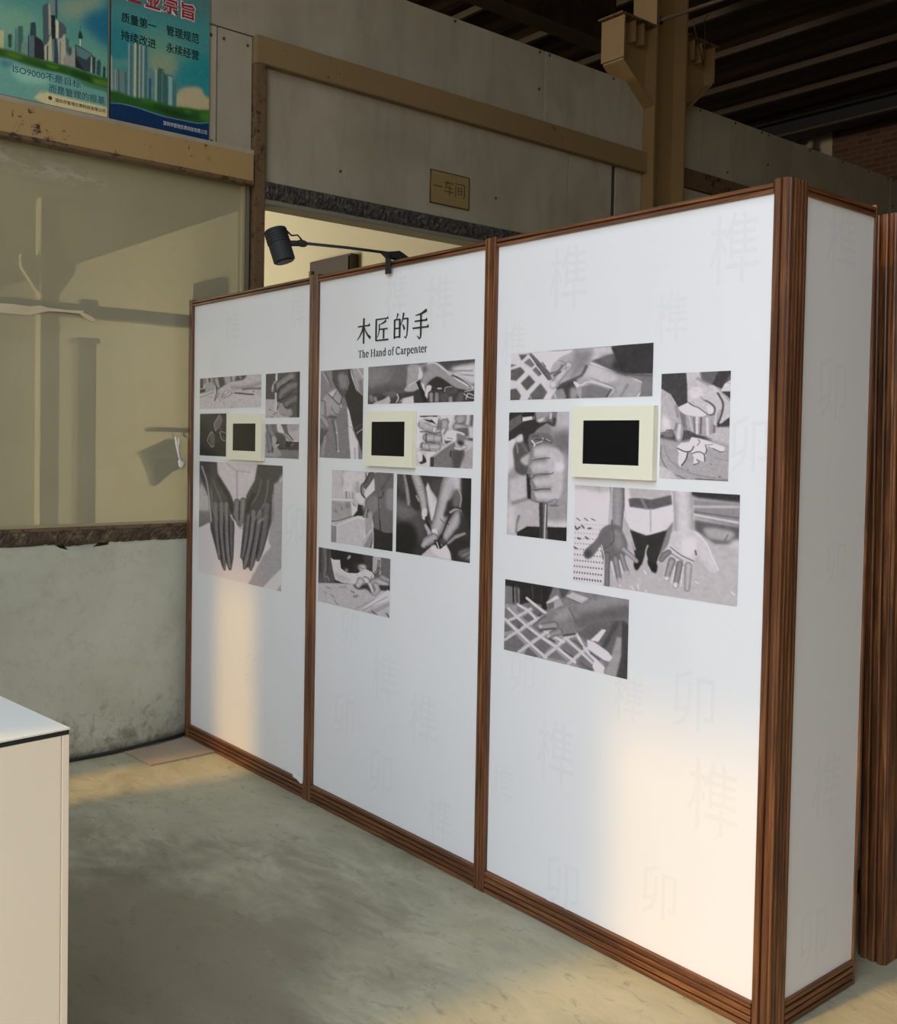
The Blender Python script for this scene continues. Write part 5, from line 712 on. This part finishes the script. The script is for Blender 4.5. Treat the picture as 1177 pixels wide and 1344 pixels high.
# ------------------------------------------------------------ floor clutter by the wall
bm = bmesh.new(); prism(bm, [(-.393, -.085), (-.377, -.376), (-.004+.02, -.366), (-.004+.02, -.02), (-.2, -.07)], .001, .009, lambda u, d, l: (u, d, l))
o = obj('floor_board', bm, M['tan']); o['label'] = 'flat tan board lying on the floor at the foot of the left panel'; o['category'] = 'board'
bm = bmesh.new(); pts = [(-3.2, -.075, .012), (-2.0, -.07, .012), (-.9, -.072, .012), (-.656, -.070, .012), (-.45, -.066, .012), (-.30, -.058, .018), (-.18, -.036, .018), (-.08, -.005, .014), (-.02, .022, .012), (.06, .055, .012)]
tube(bm, pts, .009, 8); o = obj('black_cable', bm, M['rubber'], smooth=True); o['label'] = 'black cable running along the foot of the plastered wall'; o['category'] = 'cable'

# ------------------------------------------------------------ workshop sign and posters on the partition
t = thing('workshop_sign', 'small brass-coloured plate with three Chinese characters on the grey wall', 'sign', (1.87, .03, 3.27))
obj('plate', bx(1.702, 2.044, .028, .0395, 3.274, 3.494, bev=.002), M['brass'], t)
bm = bmesh.new()
for a, b, c, d in ((1.702, 2.044, 3.274, 3.279), (1.702, 2.044, 3.489, 3.494), (1.702, 1.707, 3.274, 3.494), (2.039, 2.044, 3.274, 3.494)): box(bm, a, b, .026, .030, c, d)
obj('plate_rim', bm, M['sign_ink'], t)
obj('character', bx(1.728, 1.808, .0262, .0279, 3.390, 3.395), M['sign_ink'], t)
place_text('character', '\u8f66', 1.823, 1.905, 3.345, 3.445, ('y', .0278), M['sign_ink'], t, -.012)
place_text('character', '\u95f4', 1.920, 2.003, 3.345, 3.440, ('y', .0278), M['sign_ink'], t, -.012)
def poster(lab, x0, x1, key):
    t = thing('wall_poster', lab, 'poster', ((x0+x1)/2, .035, 3.36), 'posters above the window')
    w_, h_, base, ops = POSTER[key]; ch = []
    for c in range(3):
        pick = lambda v: v[c] if isinstance(v, tuple) else v
        ch.append(paint(w_, h_, base[c], [(op[0], pick(op[1]), *op[2:]) for op in ops], 3.6, 4))
    rgb = s2l(np.stack(ch, -1))
    bd = obj('backing', bx(x0, x1, .022, .039, 3.358, 4.22), M['black'], t)
    me = raster_mesh('poster_print', rgb, lambda u, v: np.stack([x0+(x1-x0)*u, np.full_like(u, .0215), 4.22+(3.358-4.22)*v], 1)); meshobj('poster_print', me, M['poster'], t)
    return t
pl = poster('poster of a grey city skyline over green hills, left of the two posters', -1.03, -.474, 'L')
pr = poster('poster of glass towers under red Chinese heading, right of the two posters', -.458, .105, 'R')
PL_ = ('y', .0212)
for ch, a, b, c, d in (('\u4f01', -.376, -.290, 3.995, 4.085), ('\u4e1a', -.272, -.187, 3.990, 4.085), ('\u5b97', -.174, -.088, 3.990, 4.078), ('\u65e8', -.066, .014, 3.990, 4.075)):
    place_text('heading_outline', ch, a-.006, b+.006, c-.006, d+.006, ('y', .0213), M['white_ink'], pr, .04, lift=.0008)
    place_text('heading_character', ch, a, b, c, d, ('y', .0204), M['red'], pr, .018, lift=.0008)
for s, a, b, c, d in (('\u8d28\u91cf\u7b2c\u4e00', -.404, -.210, 3.873, 3.926), ('\u7ba1\u7406\u89c4\u8303', -.152, .040, 3.872, 3.926), ('\u6301\u7eed\u6539\u8fdb', -.404, -.210, 3.780, 3.833), ('\u6c38\u7eed\u7ecf\u8425', -.152, .040, 3.780, 3.834)):
    place_text('slogan_line', s, a, b, c, d, PL_, M['dark_ink'], pr, .008)
place_text('company_line', '\u6df1\u5733\u5e02\u667a\u57f9\u4eea\u8868\u79d1\u6280\u6709\u9650\u516c\u53f8', -.165, .093, 3.384, 3.408, PL_, M['white_ink'], pr)
place_text('slogan_line', 'ISO9000\u4e0d\u662f\u76ee\u6807', -.950, -.614, 3.476, 3.516, ('y', .0212), M['slate_ink'], pl, .003)
place_text('slogan_line', '\u800c\u662f\u7ba1\u7406\u7684\u6839\u57fa', -.775, -.487, 3.421, 3.461, ('y', .0212), M['slate_ink'], pl, .003)
place_text('company_line', '\u6df1\u5733\u5e02\u667a\u57f9\u4eea\u8868\u79d1\u6280\u6709\u9650\u516c\u53f8', -.744, -.484, 3.378, 3.398, PL_, M['brown_ink'], pl, .006)
bm = bmesh.new(); tube(bm, [(-.768, .0215, 3.392), (-.768, .0205, 3.392)], .010, 16); obj('round_mark', bm, M['brown_ink'], pl)
